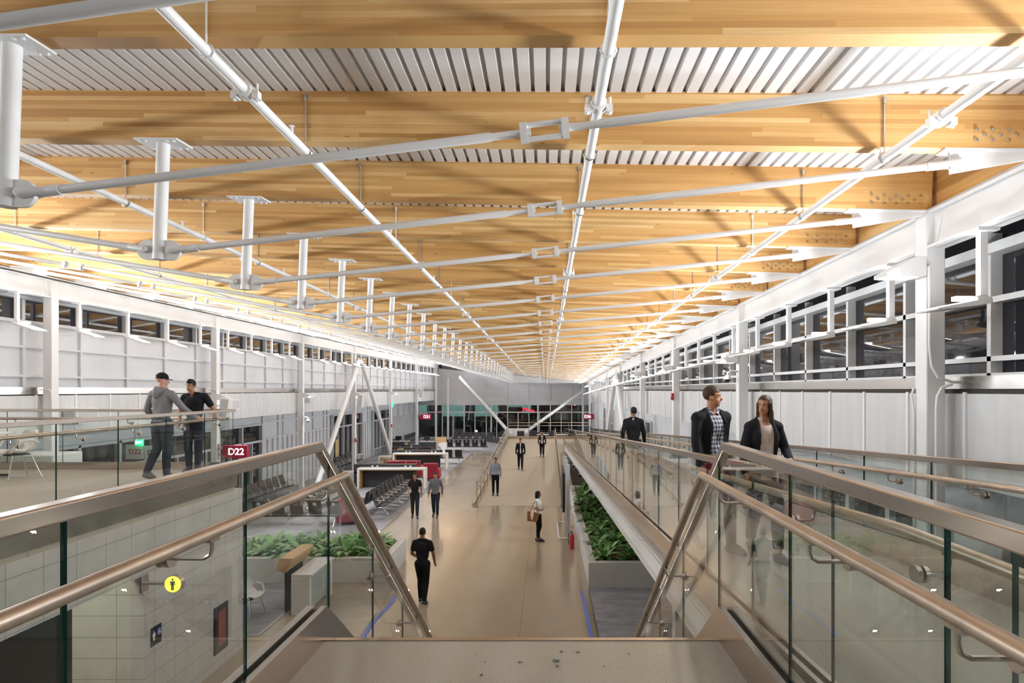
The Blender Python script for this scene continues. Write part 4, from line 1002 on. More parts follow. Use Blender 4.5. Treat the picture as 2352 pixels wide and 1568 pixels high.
def speaker(x, y, z, s, label, tall):
    root = thing('wall_speaker', label, 'speaker', (x, y, z), 'white speakers on the columns')
    T = Matrix.Translation((x + s * 0.28, y, z)) @ Matrix.Rotation(R(s * 8), 4, 'Y')
    mb = MB(); mb.box(-0.14, 0.14, -0.16, 0.10, 0, tall, 0, T); bevel(mb.build('cabinet', M_PLASTIC, root), 0.01)
    mb = MB(); mb.box(-0.12, 0.12, -0.168, -0.16, 0.03, tall - 0.03, 0, T); mb.build('grille', M_GREYP, root)
    MB().bar((x, y, z + tall * 0.6), (x + s * 0.2, y, z + tall * 0.6), 0.05, 0.05).build('bracket', M_PLASTIC, root)
for x, y, z, s, t, lab in ((-11.0, 20.1, 4.1, 1, 0.62, 'white speaker box on the left column above the near gate sign'), (-11.0, 34.6, 4.0, 1, 0.72, 'white speaker box on the left column beside the braces'), (-11.0, 51.4, 4.35, 1, 0.7, 'white speaker box high on the left column of the far gate sign'),
                           (3.98, 25.5, 3.15, -1, 0.6, 'white speaker box on the right column behind the man on the ramp'), (3.98, 48.0, 4.0, -1, 0.6, 'white speaker box on the right column of the far gate sign')): speaker(x, y, z, s, lab, t)
def vent(y, z, label):
    root = thing('air_unit', label, 'vent', (-11.3, y, z), 'white air units on the left cladding')
    bevel(MB().box(-11.3, -10.95, y - 0.25, y + 0.45, z, z + 0.36).build('casing', M_PLASTIC, root), 0.01)
    mb = MB(); mb.box(-10.95, -10.945, y - 0.2, y + 0.4, z + 0.04, z + 0.32)
    for i in range(9): mb.box(-11.28 + 0.034 * i, -11.265 + 0.034 * i, y - 0.262, y - 0.25, z + 0.03, z + 0.33)
    mb.build('louvre', M_GREYP, root)
for y, z, lab in ((14.3, 4.2, 'white air unit behind the first left column'), (21.1, 4.3, 'white air unit beside the column of the near gate sign'), (28.2, 4.4, 'white air unit right of the third left column')): vent(y, z, lab)
# conduits on the near right column and the left columns
root = thing('conduit', 'white bent conduit running down the nearest right column', 'conduit', (4.0, 6.25, 0))
MB().tube([(3.975, 6.26, 6.28), (3.975, 6.25, 5.9), (3.975, 6.25, 5.45), (3.99, 6.24, 5.25), (4.05, 6.23, 5.13), (4.2, 6.24, 5.08), (4.34, 6.26, 5.08)], 0.015, 8).build('upper_run', M_WHITE, root)
MB().tube([(4.2, 6.235, 5.06), (4.09, 6.235, 5.02), (4.045, 6.235, 4.93), (4.035, 6.235, 4.8), (4.035, 6.235, 3.0)], 0.015, 8).build('lower_run', M_WHITE, root)
root = thing('conduit', 'white conduit hanging left of the nearest right column', 'conduit', (3.9, 6.25, 0))
MB().tube([(3.965, 6.5, 5.02), (3.94, 6.5, 4.95), (3.965, 6.5, 4.75), (3.965, 6.5, 4.4), (3.965, 6.5, 3.0)], 0.013, 8).build('run', M_WHITE, root)
for i, y in enumerate(DL[2:6]):
    root = thing('conduit', 'thin bent conduit high on the %s left column' % ordinal(i + 1), 'conduit', (-11.0, y, 0)); MB().tube([(-11.25, y - 0.125, 5.0), (-11.05, y - 0.118, 5.0), (-11.0, y - 0.118, 4.95), (-10.985, y - 0.118, 4.75), (-10.985, y - 0.118, 3.4)], 0.013, 6).build('run', M_WHITE, root)

# fire extinguisher and information stand by the right planter
root = thing('fire_extinguisher', 'red fire extinguisher standing at the planter edge', 'extinguisher', (0.80, 18.9, 0))
MB().tube([(0.80, 18.9, 0.02), (0.80, 18.9, 0.42), (0.80, 18.9, 0.47), (0.80, 18.9, 0.50)], [0.075, 0.075, 0.055, 0.025], 18).build('cylinder', M_REDBOX, root)
mb = MB(); mb.box(0.775, 0.825, 18.88, 18.92, 0.50, 0.55); mb.bar((0.72, 18.9, 0.56), (0.83, 18.9, 0.59), 0.02, 0.015); mb.build('valve', M_BLACK, root)
MB().tube([(0.77, 18.9, 0.53), (0.69, 18.9, 0.48), (0.685, 18.9, 0.3), (0.70, 18.9, 0.18)], 0.012, 8).build('hose', M_BLACK, root)
root = thing('information_stand', 'tall grey information stand with dark screens seen edge-on by the ramp', 'stand', (0.62, 20.8, 0))
for y in (20.6, 22.0, 23.3): bevel(MB().box(0.66, 0.80, y - 0.07, y + 0.07, 0, 2.45).build('post', M_GREYP, root), 0.008)
MB().box(0.56, 0.64, 20.9, 23.2, 0.75, 2.1).build('screen', M_BLACK, root)
mb = MB(); mb.tube([(0.75, 20.2, 0.02), (0.45, 20.2, 0.02), (0.42, 20.4, 0.02), (0.42, 22.5, 0.02), (0.46, 22.7, 0.02), (0.75, 22.7, 0.02)], 0.03, 10); mb.build('floor_tube', M_PLASTIC, root)
root = thing('hand_pump_dispenser', 'small white dispenser on a bent steel tube at the planter rim', 'dispenser', (1.12, 17.2, 0.64))
MB().tube([(1.02, 17.0, 0.72), (1.24, 17.0, 0.72)], 0.03, 10).build('tube', M_CHROME, root); MB().tube([(1.17, 17.0, 0.60), (1.17, 17.0, 0.69)], 0.045, 12).build('cup', M_PLASG, root)
# ramp floodlights on the stringer
for i, y in enumerate((16.8, 22.0, 27.0)):
    root = thing('stringer_light', 'small grey cylinder light on the upper ramp side, %s from the stairs' % ordinal(i + 1), 'light', (1.30, y, rz(y) - 0.75), 'cylinder lights on the ramp side')
    MB().box(1.2, 1.33, y - 0.02, y + 0.16, rz(y) - 0.60, rz(y) - 0.36).build('bracket', M_WHITE, root); MB().tube([(1.22, y - 0.10, rz(y) - 0.52), (1.22, y + 0.02, rz(y) - 0.52)], 0.055, 14).build('barrel', M_BLACK, root)

# blue masking tape on the floor and debris on the landing
mb = MB(); mb.strip([(0.905, 12.0, 0), (0.90, 13.5, 0), (0.87, 14.9, 0), (0.84, 15.0, 0)], -0.04, 0.04, 0.003, 0.006); tag(mb.build('floor_tape', M_BLUE), 'straight strip of blue tape on the concrete left of the planter', 'tape')
def fl(px, py): d = 5 * F / (py - CY); return ((px - CX) * d / F, d, 0.0)
mb = MB(); mb.strip([fl(832, 1466), fl(848, 1440), fl(860, 1425), fl(871, 1414), fl(887, 1398), fl(900, 1384), fl(908, 1370), fl(921, 1352)], -0.05, 0.05, 0.010, 0.013); tag(mb.build('floor_tape', M_BLUE), 'bent strip of blue tape seen through the left stair glass', 'tape')
def ld(px, py): d = 1.5 * F / (py - CY); return ((px - CX) * d / F, d, LZ)
M_DEB = mat('debris', (0.16, 0.16, 0.16), 0.7)
for i, (px, py, s) in enumerate(((1276, 1517, 2.0), (1290, 1497, 1.1), (1327, 1498, 1.0), (1195, 1521, 1.2), (1280, 1529, 1.0), (1105, 1551, 0.8), (1114, 1522, 0.7), (1388, 1531, 0.6), (1444, 1502, 0.6), (1093, 1505, 0.4))):
    x, y, z = ld(px, py); mb = MB(); rr = random.Random(i); k_ = 9
    vs = [(x + 0.012 * s * math.cos(6.28 * j_ / k_) * rr.uniform(.5, 1.3), y + 0.009 * s * math.sin(6.28 * j_ / k_) * rr.uniform(.5, 1.3), z + 0.001 + rr.uniform(0, 0.006)) for j_ in range(k_)] + [(x, y, z + 0.007)]
    mb.add(vs, [(j_, (j_ + 1) % k_, k_) for j_ in range(k_)]); tag(mb.build('debris_flake', M_DEB), 'small grey flake of debris lying on the concrete landing', 'debris', 'grey flakes on the landing')

# night outside the far windows
M_GLOW = mat('far_glow', (0.6, 0.8, 0.75), 0.5, emit=(0.45, 0.75, 0.68), strength=0.5)
root = thing('hangar_building', 'low lit building on the apron outside the far windows', 'building', (-16, 110, -0.5))
MB().box(-40, 6, 110, 130, -0.5, 3.2).build('walls', mat('hangar', (0.16, 0.2, 0.2), 0.6), root); MB().box(-42, 8, 109, 131, 3.2, 3.8).build('roof', M_CHAR, root)
for x in (-26, -19, -13, -7): MB().box(x, x + 4.2, 109.8, 110, 0.2, 2.3).build('lit_opening', M_GLOW, root)
root = thing('belt_loader', 'dark apron vehicle outside the far windows', 'vehicle', (-4, 86, -0.5))
bevel(MB().box(-7, 1, 86, 88.5, 0.1, 1.6).build('body', M_CHAR, root), 0.2); bevel(MB().box(-6.5, -3.5, 86.1, 88.4, 1.6, 2.5).build('cab', M_BLACK, root), 0.2)
for x in (-5.8, -0.4): MB().tube([(x, 85.9, 0.0), (x, 86.3, 0.0)], 0.5, 16).build('wheel', M_BLACK, root)
for x, z, lab in ((3.2, 3.35, 'white floodlight on a post outside at the upper right of the far windows'), (-14.8, -0.1, 'white apron lamp outside at the left of the far windows'), (-7.9, 0.35, 'white apron lamp outside left of the ramp platform'), (-2.2, 0.35, 'white apron lamp outside right of the ramp platform')):
    root = thing('apron_light', lab, 'lamp', (x, 68, -0.5), 'apron lights outside'); MB().tube([(x, 68, -0.5), (x, 68, z)], 0.05, 8).build('post', M_DARKM, root); MB().ball((x, 67.95, z), 0.13, 12, 8).build('lamp', mat('apron_lamp', (1, 1, 1), 0.5, emit=(0.95, 1, 0.95), strength=4.0) if 'apron_lamp' not in bpy.data.materials else bpy.data.materials['apron_lamp'], root)
root = thing('red_sign', 'red glowing slanted strip sign outside the far windows', 'sign', (-5, 95, 2)); MB().tube([(-3.5, 95.2, -0.5), (-3.5, 95.2, 1.9)], 0.08, 8).build('post', M_DARKM, root); M_RG = mat('red_glow', (1, 0, 0), 0.5, emit=(1, 0.02, 0.05), strength=3.0)
for a, b in (((-5.0, 95, 2.05), (-3.6, 95, 1.55)), ((-3.8, 95, 2.1), (-1.9, 95, 1.6))): MB().bar(a, b, 0.05, 0.32).build('tube', M_RG, root)

# ---------------------------------------------------------------- people
def cloth(name, c, rough=0.85, check=None, scale=60):
    m = mat(name, c, rough, spec=0.15)
    k = NT(m)
    if check:
        sep = k.n('SeparateXYZ', i_0=k.coord()); 
        f = lambda v, p: k.math('GREATER_THAN', k.math('FRACT', k.math('DIVIDE', v, p)), 0.5)
        q = k.math('MULTIPLY', k.math('ADD', f(k.math('ADD', sep.outputs[0], sep.outputs[1]), check[1]), f(sep.outputs[2], check[1])), 0.5)
        k.col(k.mix(q, c, check[0]))
    else:
        n = k.noise(k.coord(), scale, 3); k.col(k.mix(k.math('MULTIPLY', n, 0.5), c, tuple(x * 1.5 for x in c)))
    return m
SKIN = {a: mat('skin_' + a, c, 0.5, spec=0.3) for a, c in {'pale': (0.52, 0.28, 0.20), 'tan': (0.42, 0.20, 0.105), 'brown': (0.30, 0.135, 0.07)}.items()}
M_HAIRD = mat('dark_hair', (0.014, 0.010, 0.009), 0.6, spec=0.25); M_HAIRB = mat('brown_hair', (0.05, 0.026, 0.014), 0.6, spec=0.25); M_HAIRG = mat('greying_hair', (0.13, 0.11, 0.10), 0.5)
M_EYEW = mat('eye_white', (0.75, 0.73, 0.70), 0.3); M_LIP = mat('lips', (0.30, 0.09, 0.075), 0.5); M_TEETH = mat('teeth', (0.75, 0.72, 0.68), 0.3)
C_HEATH = cloth('grey_hoodie', (0.20, 0.20, 0.21), 0.95, None, 90); C_BLACK = cloth('black_knit', (0.014, 0.014, 0.017)); C_NAVY = cloth('dark_denim', (0.022, 0.027, 0.042)); C_SUIT = cloth('dark_suit', (0.013, 0.013, 0.015))
C_CHECK = cloth('checked_shirt', (0.035, 0.037, 0.06), 0.8, ((0.50, 0.50, 0.56), 0.045)); C_GING = cloth('gingham_shirt', (0.10, 0.12, 0.17), 0.8, ((0.42, 0.45, 0.50), 0.03)); C_CREAM = cloth('cream_blouse', (0.50, 0.42, 0.37)); C_WHITE = cloth('white_top', (0.72, 0.73, 0.76)); C_GREY = cloth('grey_shirt', (0.13, 0.135, 0.15)); C_BLACKT = cloth('black_trousers', (0.011, 0.011, 0.013))
M_SHOE = mat('black_shoe', (0.015, 0.014, 0.013), 0.45); M_SHOEB = mat('grey_suede_shoe', (0.10, 0.085, 0.07), 0.8); M_SOLE = mat('pale_sole', (0.45, 0.43, 0.40), 0.7)

def skinned(name, prims, mats, parent, voxel, cut=None, smooth=4, M=None, matfn=None, planes=()):
    """one continuous surface from overlapping tapered limbs: ('c', p0, r0, p1, r1) or ('e', centre, radii, matrix)"""
    mb = MB()
    for p in prims:
        if p[0] == 'c':
            a, r0, b, r1 = Vector(p[1]), p[2], Vector(p[3]), p[4]
            mb.tube([a, a.lerp(b, .5), b], [r0, (r0 + r1) / 2, r1], 14); mb.ball(a, r0, 12, 8); mb.ball(b, r1, 12, 8)
        else: mb.ball(p[1], p[2], 20, 14, 0, p[3] if len(p) > 3 else None)
    me = bpy.data.meshes.new('tmp'); me.from_pydata(mb.v, [], mb.f)
    bm = bmesh.new(); bm.from_mesh(me); bmesh.ops.recalc_face_normals(bm, faces=bm.faces); bm.to_mesh(me); bm.free()
    o = bpy.data.objects.new('tmp', me); COL.objects.link(o)
    r = o.modifiers.new('r', 'REMESH'); r.mode = 'VOXEL'; r.voxel_size = voxel
    s = o.modifiers.new('s', 'SMOOTH'); s.iterations = smooth; s.factor = 0.5
    out = bpy.data.meshes.new_from_object(o.evaluated_get(bpy.context.evaluated_depsgraph_get())); bpy.data.objects.remove(o)
    if cut:
        bm = bmesh.new(); bm.from_mesh(out)
        for c_, n_ in planes: bmesh.ops.bisect_plane(bm, geom=bm.verts[:] + bm.edges[:] + bm.faces[:], plane_co=c_, plane_no=n_)
        bmesh.ops.delete(bm, geom=[f for f in bm.faces if cut(f.calc_center_median())], context='FACES'); bm.to_mesh(out); bm.free()
    out.materials.clear()
    for m in mats: out.materials.append(m)
    if matfn:
        for pl in out.polygons: pl.material_index = matfn(pl.center)
    if M is not None: out.transform(M)
    out.name = name
    out.polygons.foreach_set('use_smooth', [True] * len(out.polygons))
    return link(bpy.data.objects.new(name, out), parent)

def person(label, loc, rz_, H, pose, skin, hair, top, bottom, shoe, voxel=0.011, female=False, jacket=None, head=(0, 0, 0), smile=False, sleeves='long', cap=False, hood=False, beltz=0.93, hairm=None):
    """faces local -y; L is the person's left (+x)"""
    s = H / 1.79
    root = thing('person', label, 'person', loc)
    J = dict(pelvis=(0, 0, .95), waist=(0, 0.005, 1.10), chest=(0, 0.0, 1.30), neck=(0, 0.015, 1.49), head=(0, -0.01, 1.645),
             shL=(.178, .01, 1.42), elL=(.235, .03, 1.165), wrL=(.245, -.05, .92), haL=(.245, -.075, .84), shR=(-.178, .01, 1.42), elR=(-.235, .03, 1.165), wrR=(-.245, -.05, .92), haR=(-.245, -.075, .84),
             hiL=(.09, 0, .93), knL=(.10, -.02, .50), anL=(.10, .03, .085), toL=(.115, -.13, .035), hiR=(-.09, 0, .93), knR=(-.10, -.02, .50), anR=(-.10, .03, .085), toR=(-.115, -.13, .035))
    if female: J.update(shL=(.15, .01, 1.415), shR=(-.15, .01, 1.415))
    J.update(pose); J = {k_: Vector(v) * s for k_, v in J.items()}
    g = lambda x: x * s
    T = Matrix.Translation(loc) @ Matrix.Rotation(R(rz_), 4, 'Z')
    sh = 0.86 if female else 1.0
    HM = Matrix.Translation(J['head']) @ Matrix.Rotation(R(head[0]), 4, 'Z') @ Matrix.Rotation(R(head[1]), 4, 'X') @ Matrix.Rotation(R(head[2]), 4, 'Y') @ Matrix.Scale(s * (0.86 if not female else 0.82), 4)
    hp = lambda x, y, z: HM @ Vector((x, y, z))
    E = lambda c, r: ('e', c, r, HM)
    hk = s * 0.86
    headp = [E((0, .012, .045), (.080, .102, .100)), E((0, -.028, -.045), (.062, .068, .075)), E((0, -.065, -.095), (.030, .026, .026)), E((.079, .012, -.01), (.012, .022, .034)), E((-.079, .012, -.01), (.012, .022, .034)),
             ('c', hp(0, -.088, .012), .011 * hk, hp(0, -.112, -.028), .016 * hk), E((0, -.085, .025), (.045, .012, .010))]
    tors = lambda k_: [('e', (0, 0, 0), (g(.165 * sh + k_), g(.108 + k_), g(.16)), Matrix.Translation(J['chest'].lerp(J['neck'], .12))), ('c', J['chest'] + Vector((g(.06 * sh), 0, 0)), g(.098 + k_), J['waist'] + Vector((g(.05 * sh), 0, 0)), g(.085 * sh + k_)), ('c', J['chest'] - Vector((g(.06 * sh), 0, 0)), g(.098 + k_), J['waist'] - Vector((g(.05 * sh), 0, 0)), g(.085 * sh + k_)),
                       ('c', J['waist'], g(.10 * sh + k_), J['pelvis'], g(.115 + k_)), ('c', J['shL'], g(.054 * sh + k_), J['shR'], g(.054 * sh + k_)), ('c', J['shL'], g(.044 + k_), J['neck'] + Vector((0, 0, g(.012))), g(.046 + k_ * .5)), ('c', J['shR'], g(.044 + k_), J['neck'] + Vector((0, 0, g(.012))), g(.046 + k_ * .5))]
    arm = lambda q, k_, upto: [('c', J['sh' + q], g(.051 * sh + k_), J['el' + q], g(.041 * sh + k_))] + ([('c', J['el' + q], g(.041 * sh + k_), J['wr' + q], g(.029 * sh + k_))] if upto > 1 else [])
    leg = lambda q, k_: [('c', J['hi' + q], g(.086 + k_), J['kn' + q], g(.056 + k_)), ('c', J['kn' + q], g(.056 + k_), J['kn' + q].lerp(J['an' + q], .35) + Vector((0, g(.012), 0)), g(.053 + k_)), ('c', J['kn' + q].lerp(J['an' + q], .35) + Vector((0, g(.012), 0)), g(.053 + k_), J['an' + q], g(.036 + k_))]
    body = headp + [('c', J['neck'] - Vector((0, 0, g(.03))), g(.056 * sh), J['head'] + Vector((0, g(.012), -g(.05))), g(.052 * sh))] + tors(0)
    for q in 'LR':
        body += arm(q, 0, 2) + leg(q, 0) + [('c', J['an' + q], g(.036), J['to' + q] * 1.0, g(.032)), ('c', J['an' + q] - Vector((0, -g(.03), g(.03))), g(.03), J['to' + q], g(.03))]
        wv = J['wr' + q]; hv = J['ha' + q]; d = (hv - wv).normalized(); sg = 1 if q == 'L' else -1
        side = Vector((0, -1, 0)); side = (side - d * side.dot(d)).normalized() if abs(d.y) < .95 else Vector((0, 0, 1)); nrm = d.cross(side)
        pc = wv + d * g(.055); body += [('c', wv, g(.026), pc, g(.028)), ('c', pc + side * g(.018), g(.020), pc - side * g(.018), g(.020))]
        curl = nrm * g(.03) * (-1 if q == 'L' else 1)
        for fi, fl_ in ((-.03, .060), (-.010, .075), (.010, .080), (.030, .070)):
            b0 = pc + d * g(.025) + side * g(fi); b1 = b0 + d * g(fl_ * .55) + curl * .25; b2 = b1 + d * g(fl_ * .42) + curl * .75
            body += [('c', b0, g(.0105), b1, g(.0095)), ('c', b1, g(.0095), b2, g(.008))]
        t0 = wv + d * g(.03) + side * g(.022); t1 = t0 + (d * .7 + side * .7) * g(.035); t2 = t1 + d * g(.028) + curl * .3
        body += [('c', t0, g(.013), t1, g(.011)), ('c', t1, g(.011), t2, g(.009))]
    bo = skinned('body', body, [SKIN[skin]], root, voxel * 0.9, M=T)
    # face
    mb = MB()
    for sx in (-1, 1):
        mb = MB(); mb.ball((0.032 * sx, -.079, .008), (.0125, .010, .0055), 10, 6, 0, T @ HM); mb.ball((0.032 * sx, -.0875, .008), (.006, .003, .0055), 8, 6, 1, T @ HM); mb.build('eye', [M_EYEW, M_BLACK], bo)
    mb = MB()
    for sx in (-1, 1): mb.tube([T @ hp(.015 * sx, -.098, .028), T @ hp(.035 * sx, -.094, .034), T @ hp(.052 * sx, -.082, .028)], [.004 * hk, .005 * hk, .003 * hk], 6)
    mb.build('eyebrows', hairm or M_HAIRD, bo)
    mb = MB()
    if smile: mb.ball((0, -.085, -.060), (.027, .012, .010), 12, 8, 1, T @ HM)
    mb.tube([T @ hp(-.030, -.079, -.052 if smile else -.058), T @ hp(-.012, -.094, -.056), T @ hp(.012, -.094, -.056), T @ hp(.030, -.079, -.052 if smile else -.058)], .0055 * hk, 6); mb.tube([T @ hp(-.026, -.078, -.062), T @ hp(0, -.093, -.070), T @ hp(.026, -.078, -.062)], .005 * hk, 6)
    mb.build('mouth', [M_LIP, M_TEETH], bo)
    # hair
    hinv = (HM).inverted()
    def hcut(p):
        q = hinv @ p; return q.z < (0.062 if q.y < -.035 else (-0.03 if q.y > .03 else 0.012 + (-.035 + .065 - q.y - .03) * .4)) 
    hm = hairm or M_HAIRD
    if hair != 'none':
        hp_ = [E((0, .016, .048), (.087, .109, .106))]
        if hair == 'top': hp_ += [E((0, -.02, .10), (.066, .085, .062))]
        if hair == 'long':
            hp_ += [('c', hp(0, .055, .06), .085 * hk, hp(0, .085, -.10), .080 * hk), ('c', hp(.045, .07, -.08), .055 * hk, hp(.05, .085, -.34), .045 * hk), ('c', hp(-.045, .07, -.08), .055 * hk, hp(-.05, .085, -.34), .045 * hk), ('c', hp(.078, .0, .03), .026 * hk, hp(.085, .02, -.2), .03 * hk), ('c', hp(-.078, .0, .03), .026 * hk, hp(-.085, .02, -.2), .03 * hk)]
        cutf = (lambda p: hcut(p)) if hair != 'long' else (lambda p: ((hinv @ p).y < -.045 and (hinv @ p).z < .085))
        skinned('hair', hp_, [hm], bo, voxel * .8, cut=cutf, smooth=2, M=T)
    if cap:
        cp_ = [E((0, .012, .055), (.092, .114, .105))]
        def ccut(p):
            q = hinv @ p; return q.z < 0.035 or (q.y > .07 and q.z < .075 and abs(q.x) < .045 and q.z > .05)
        co_ = skinned('cap', cp_, [C_BLACK], bo, voxel * .8, cut=ccut, smooth=1, M=T)
        mb = MB(); n = 10
        vs = [hp(.082 * math.sin(R(-80 + 16 * i)), -.085 * math.cos(R(-80 + 16 * i)) * 1.15, .042) for i in range(n + 1)] + [hp(.072 * math.sin(R(-80 + 16 * i)), -.10 - .085 * math.cos(R(-80 + 16 * i)), .028) for i in range(n + 1)]
        mb.add([T @ v for v in vs], [(i, i + 1, n + 2 + i, n + 1 + i) for i in range(n)]); o = mb.build('brim', C_BLACK, co_); o.modifiers.new('t', 'SOLIDIFY').thickness = 0.006
    # clothes
    tk = .012
    up = 2 if sleeves == 'long' else 1
    tp = tors(tk) + sum([arm(q, tk, up) if up > 1 else [('c', J['sh' + q], g(.054 + tk), J['sh' + q].lerp(J['el' + q], .62), g(.05 + tk))] for q in 'LR'], []) + [('c', J['pelvis'] + Vector((0, 0, g(.02))), g(.118 + tk), J['pelvis'] - Vector((0, 0, g(.05))), g(.118 + tk)), ('c', J['hiL'], g(.09 + tk), J['hiR'], g(.09 + tk)), ('c', J['neck'], g(.062), J['neck'] + Vector((0, -g(.005), g(.035))), g(.06))]
    hem = g(beltz) 
    def tcut(p):
        return p.z < hem - .0 and abs(p.x) < g(.22) and (p - J['wrL']).length > g(.12) and (p - J['wrR']).length > g(.12) or (p.z > (J['neck'].z + g(.035)) and (p - J['neck']).length < g(.12)) or (not hood and p.y < J['neck'].y - g(.03) and abs(p.x - J['neck'].x) < g(.03) and p.z > J['neck'].z - g(.05))
    to = skinned('hoodie' if hood else ('blouse' if female else 'shirt'), tp, [top], root, voxel, cut=tcut, M=T, planes=[((0, 0, hem), (0, 0, 1)), ((0, 0, J['neck'].z + g(.035)), (0, 0, 1)), ((J['neck'].x - g(.03), 0, 0), (1, 0, 0)), ((J['neck'].x + g(.03), 0, 0), (1, 0, 0)), ((0, 0, J['neck'].z - g(.05)), (0, 0, 1))])
    if hood:
        n_ = J['neck']; hd = [('c', n_ + Vector((g(.09), g(.02), g(.0))), g(.045), n_ + Vector((0, g(.10), -g(.055))), g(.055)), ('c', n_ + Vector((-g(.09), g(.02), g(.0))), g(.045), n_ + Vector((0, g(.10), -g(.055))), g(.055)), ('c', n_ + Vector((0, g(.085), g(.01))), g(.055), n_ + Vector((0, g(.105), -g(.10))), g(.045)), ('c', n_ + Vector((g(.08), -g(.02), g(.01))), g(.035), n_ + Vector((g(.03), -g(.07), -g(.03))), g(.03)), ('c', n_ + Vector((-g(.08), -g(.02), g(.01))), g(.035), n_ + Vector((-g(.03), -g(.07), -g(.03))), g(.03))]
        skinned('hood', hd, [top], to, voxel, M=T)
    elif not female:
        mb = MB(); n_ = J['neck'] + Vector((0, 0, g(.012)))
        for sx in (-1, 1): mb.tube([T @ (n_ + Vector((0, g(.055), g(.02)))), T @ (n_ + Vector((g(.058) * sx, g(.02), g(.012)))), T @ (n_ + Vector((g(.045) * sx, -g(.045), -g(.012)))), T @ (n_ + Vector((g(.02) * sx, -g(.075), -g(.045))))], g(.014), 8)
        mb.build('collar', top, to)
    if jacket:
        jk = .020
        jp = tors(jk) + arm('L', jk - .006, 2) + arm('R', jk - .006, 2) + [('c', J['pelvis'], g(.12 + jk), J['pelvis'] - Vector((0, 0, g(.09))), g(.125 + jk)), ('c', J['hiL'] - Vector((0, 0, g(.02))), g(.098 + jk), J['hiR'] - Vector((0, 0, g(.02))), g(.098 + jk))]
        op = jacket[1]
        def jcut(p):
            low = p.z < g(.84) and abs(p.x) < g(.21) and (p - J['wrL']).length > g(.11) and (p - J['wrR']).length > g(.11)
            w_ = g(op)
            return low or (p.z > J['neck'].z + g(.045) and (p - J['neck']).length < g(.10)) or (p.y < 0 and abs(p.x - J['chest'].x) < w_ and p.z < J['neck'].z + g(.06))
        jo = skinned('jacket', jp, [jacket[0]], root, voxel, cut=jcut, M=T, planes=[((J['chest'].x - g(op), 0, 0), (1, 0, 0)), ((J['chest'].x + g(op), 0, 0), (1, 0, 0)), ((0, 0, 0), (0, 1, 0)), ((0, 0, g(.84)), (0, 0, 1)), ((0, 0, J['neck'].z + g(.045)), (0, 0, 1))]); jo.modifiers.new('t', 'SOLIDIFY').thickness = 0.006
        mb = MB(); n_ = J['neck']; ch = J['chest']
        for sx in (-1, 1): mb.tube([T @ (n_ + Vector((0, g(.075), g(.03)))), T @ (n_ + Vector((g(.07) * sx, g(.03), g(.022)))), T @ (n_ + Vector((g(.08) * sx, -g(.045), -g(.01)))), T @ Vector((ch.x + g(op + .012) * sx, ch.y - g(.128), ch.z + g(.06))), T @ Vector((ch.x + g(op + .004) * sx, ch.y - g(.128), ch.z - g(.06)))], [g(.014), g(.016), g(.017), g(.014), g(.006)], 8)
        mb.build('lapel', jacket[0], jo)
    bp = [('c', J['waist'] - Vector((0, 0, g(.07))), g(.108 * sh + .010), J['pelvis'], g(.118 + .010)), ('c', J['hiL'], g(.088 + .010), J['hiR'], g(.088 + .010))] + leg('L', .016) + leg('R', .016)
    ank = g(.06)
    skinned('trousers', bp, [bottom], root, voxel, planes=[((0, 0, ank), (0, 0, 1)), ((0, 0, g(1.04)), (0, 0, 1))], cut=lambda p: (p.z < ank and not female) or p.z > g(1.04) or (female and min((p - J['anL']).length, (p - J['anR']).length) < g(.075)), M=T)
    for q in 'LR':
        a = J['an' + q]; t = J['to' + q]; h_ = a + (a - t).normalized() * g(.045); h_.z = a.z - g(.045)
        h_ = h_ if (a - t).length > 0 else a
        sp_ = [('c', h_, g(.042), t, g(.044)), ('c', a - Vector((0, 0, g(.012))), g(.050 if not female else .036), a.lerp(t, .55), g(.048)), ('c', t, g(.044), t + (t - a).normalized() * g(.035) - Vector((0, 0, g(.004))), g(.036))]
        skinned('shoe', sp_, [shoe], root, voxel * .9, smooth=2, M=T)
    return root

def walk(st=.26, sw=.18):      # mid-stride: left leg forward
    return dict(knL=(.09, -.5 * st - .05, .52), anL=(.09, -st * .8, .09), toL=(.10, -st * .8 - .15, .045), knR=(-.09, .02, .50), anR=(-.09, st * .85, .14), toR=(-.10, st * .85 - .13, .035),
                elR=(-.24, -.05, 1.17), wrR=(-.245, -sw - .06, .94), haR=(-.24, -sw - .11, .86), elL=(.24, .11, 1.17), wrL=(.25, .07, .92), haL=(.25, .06, .835))
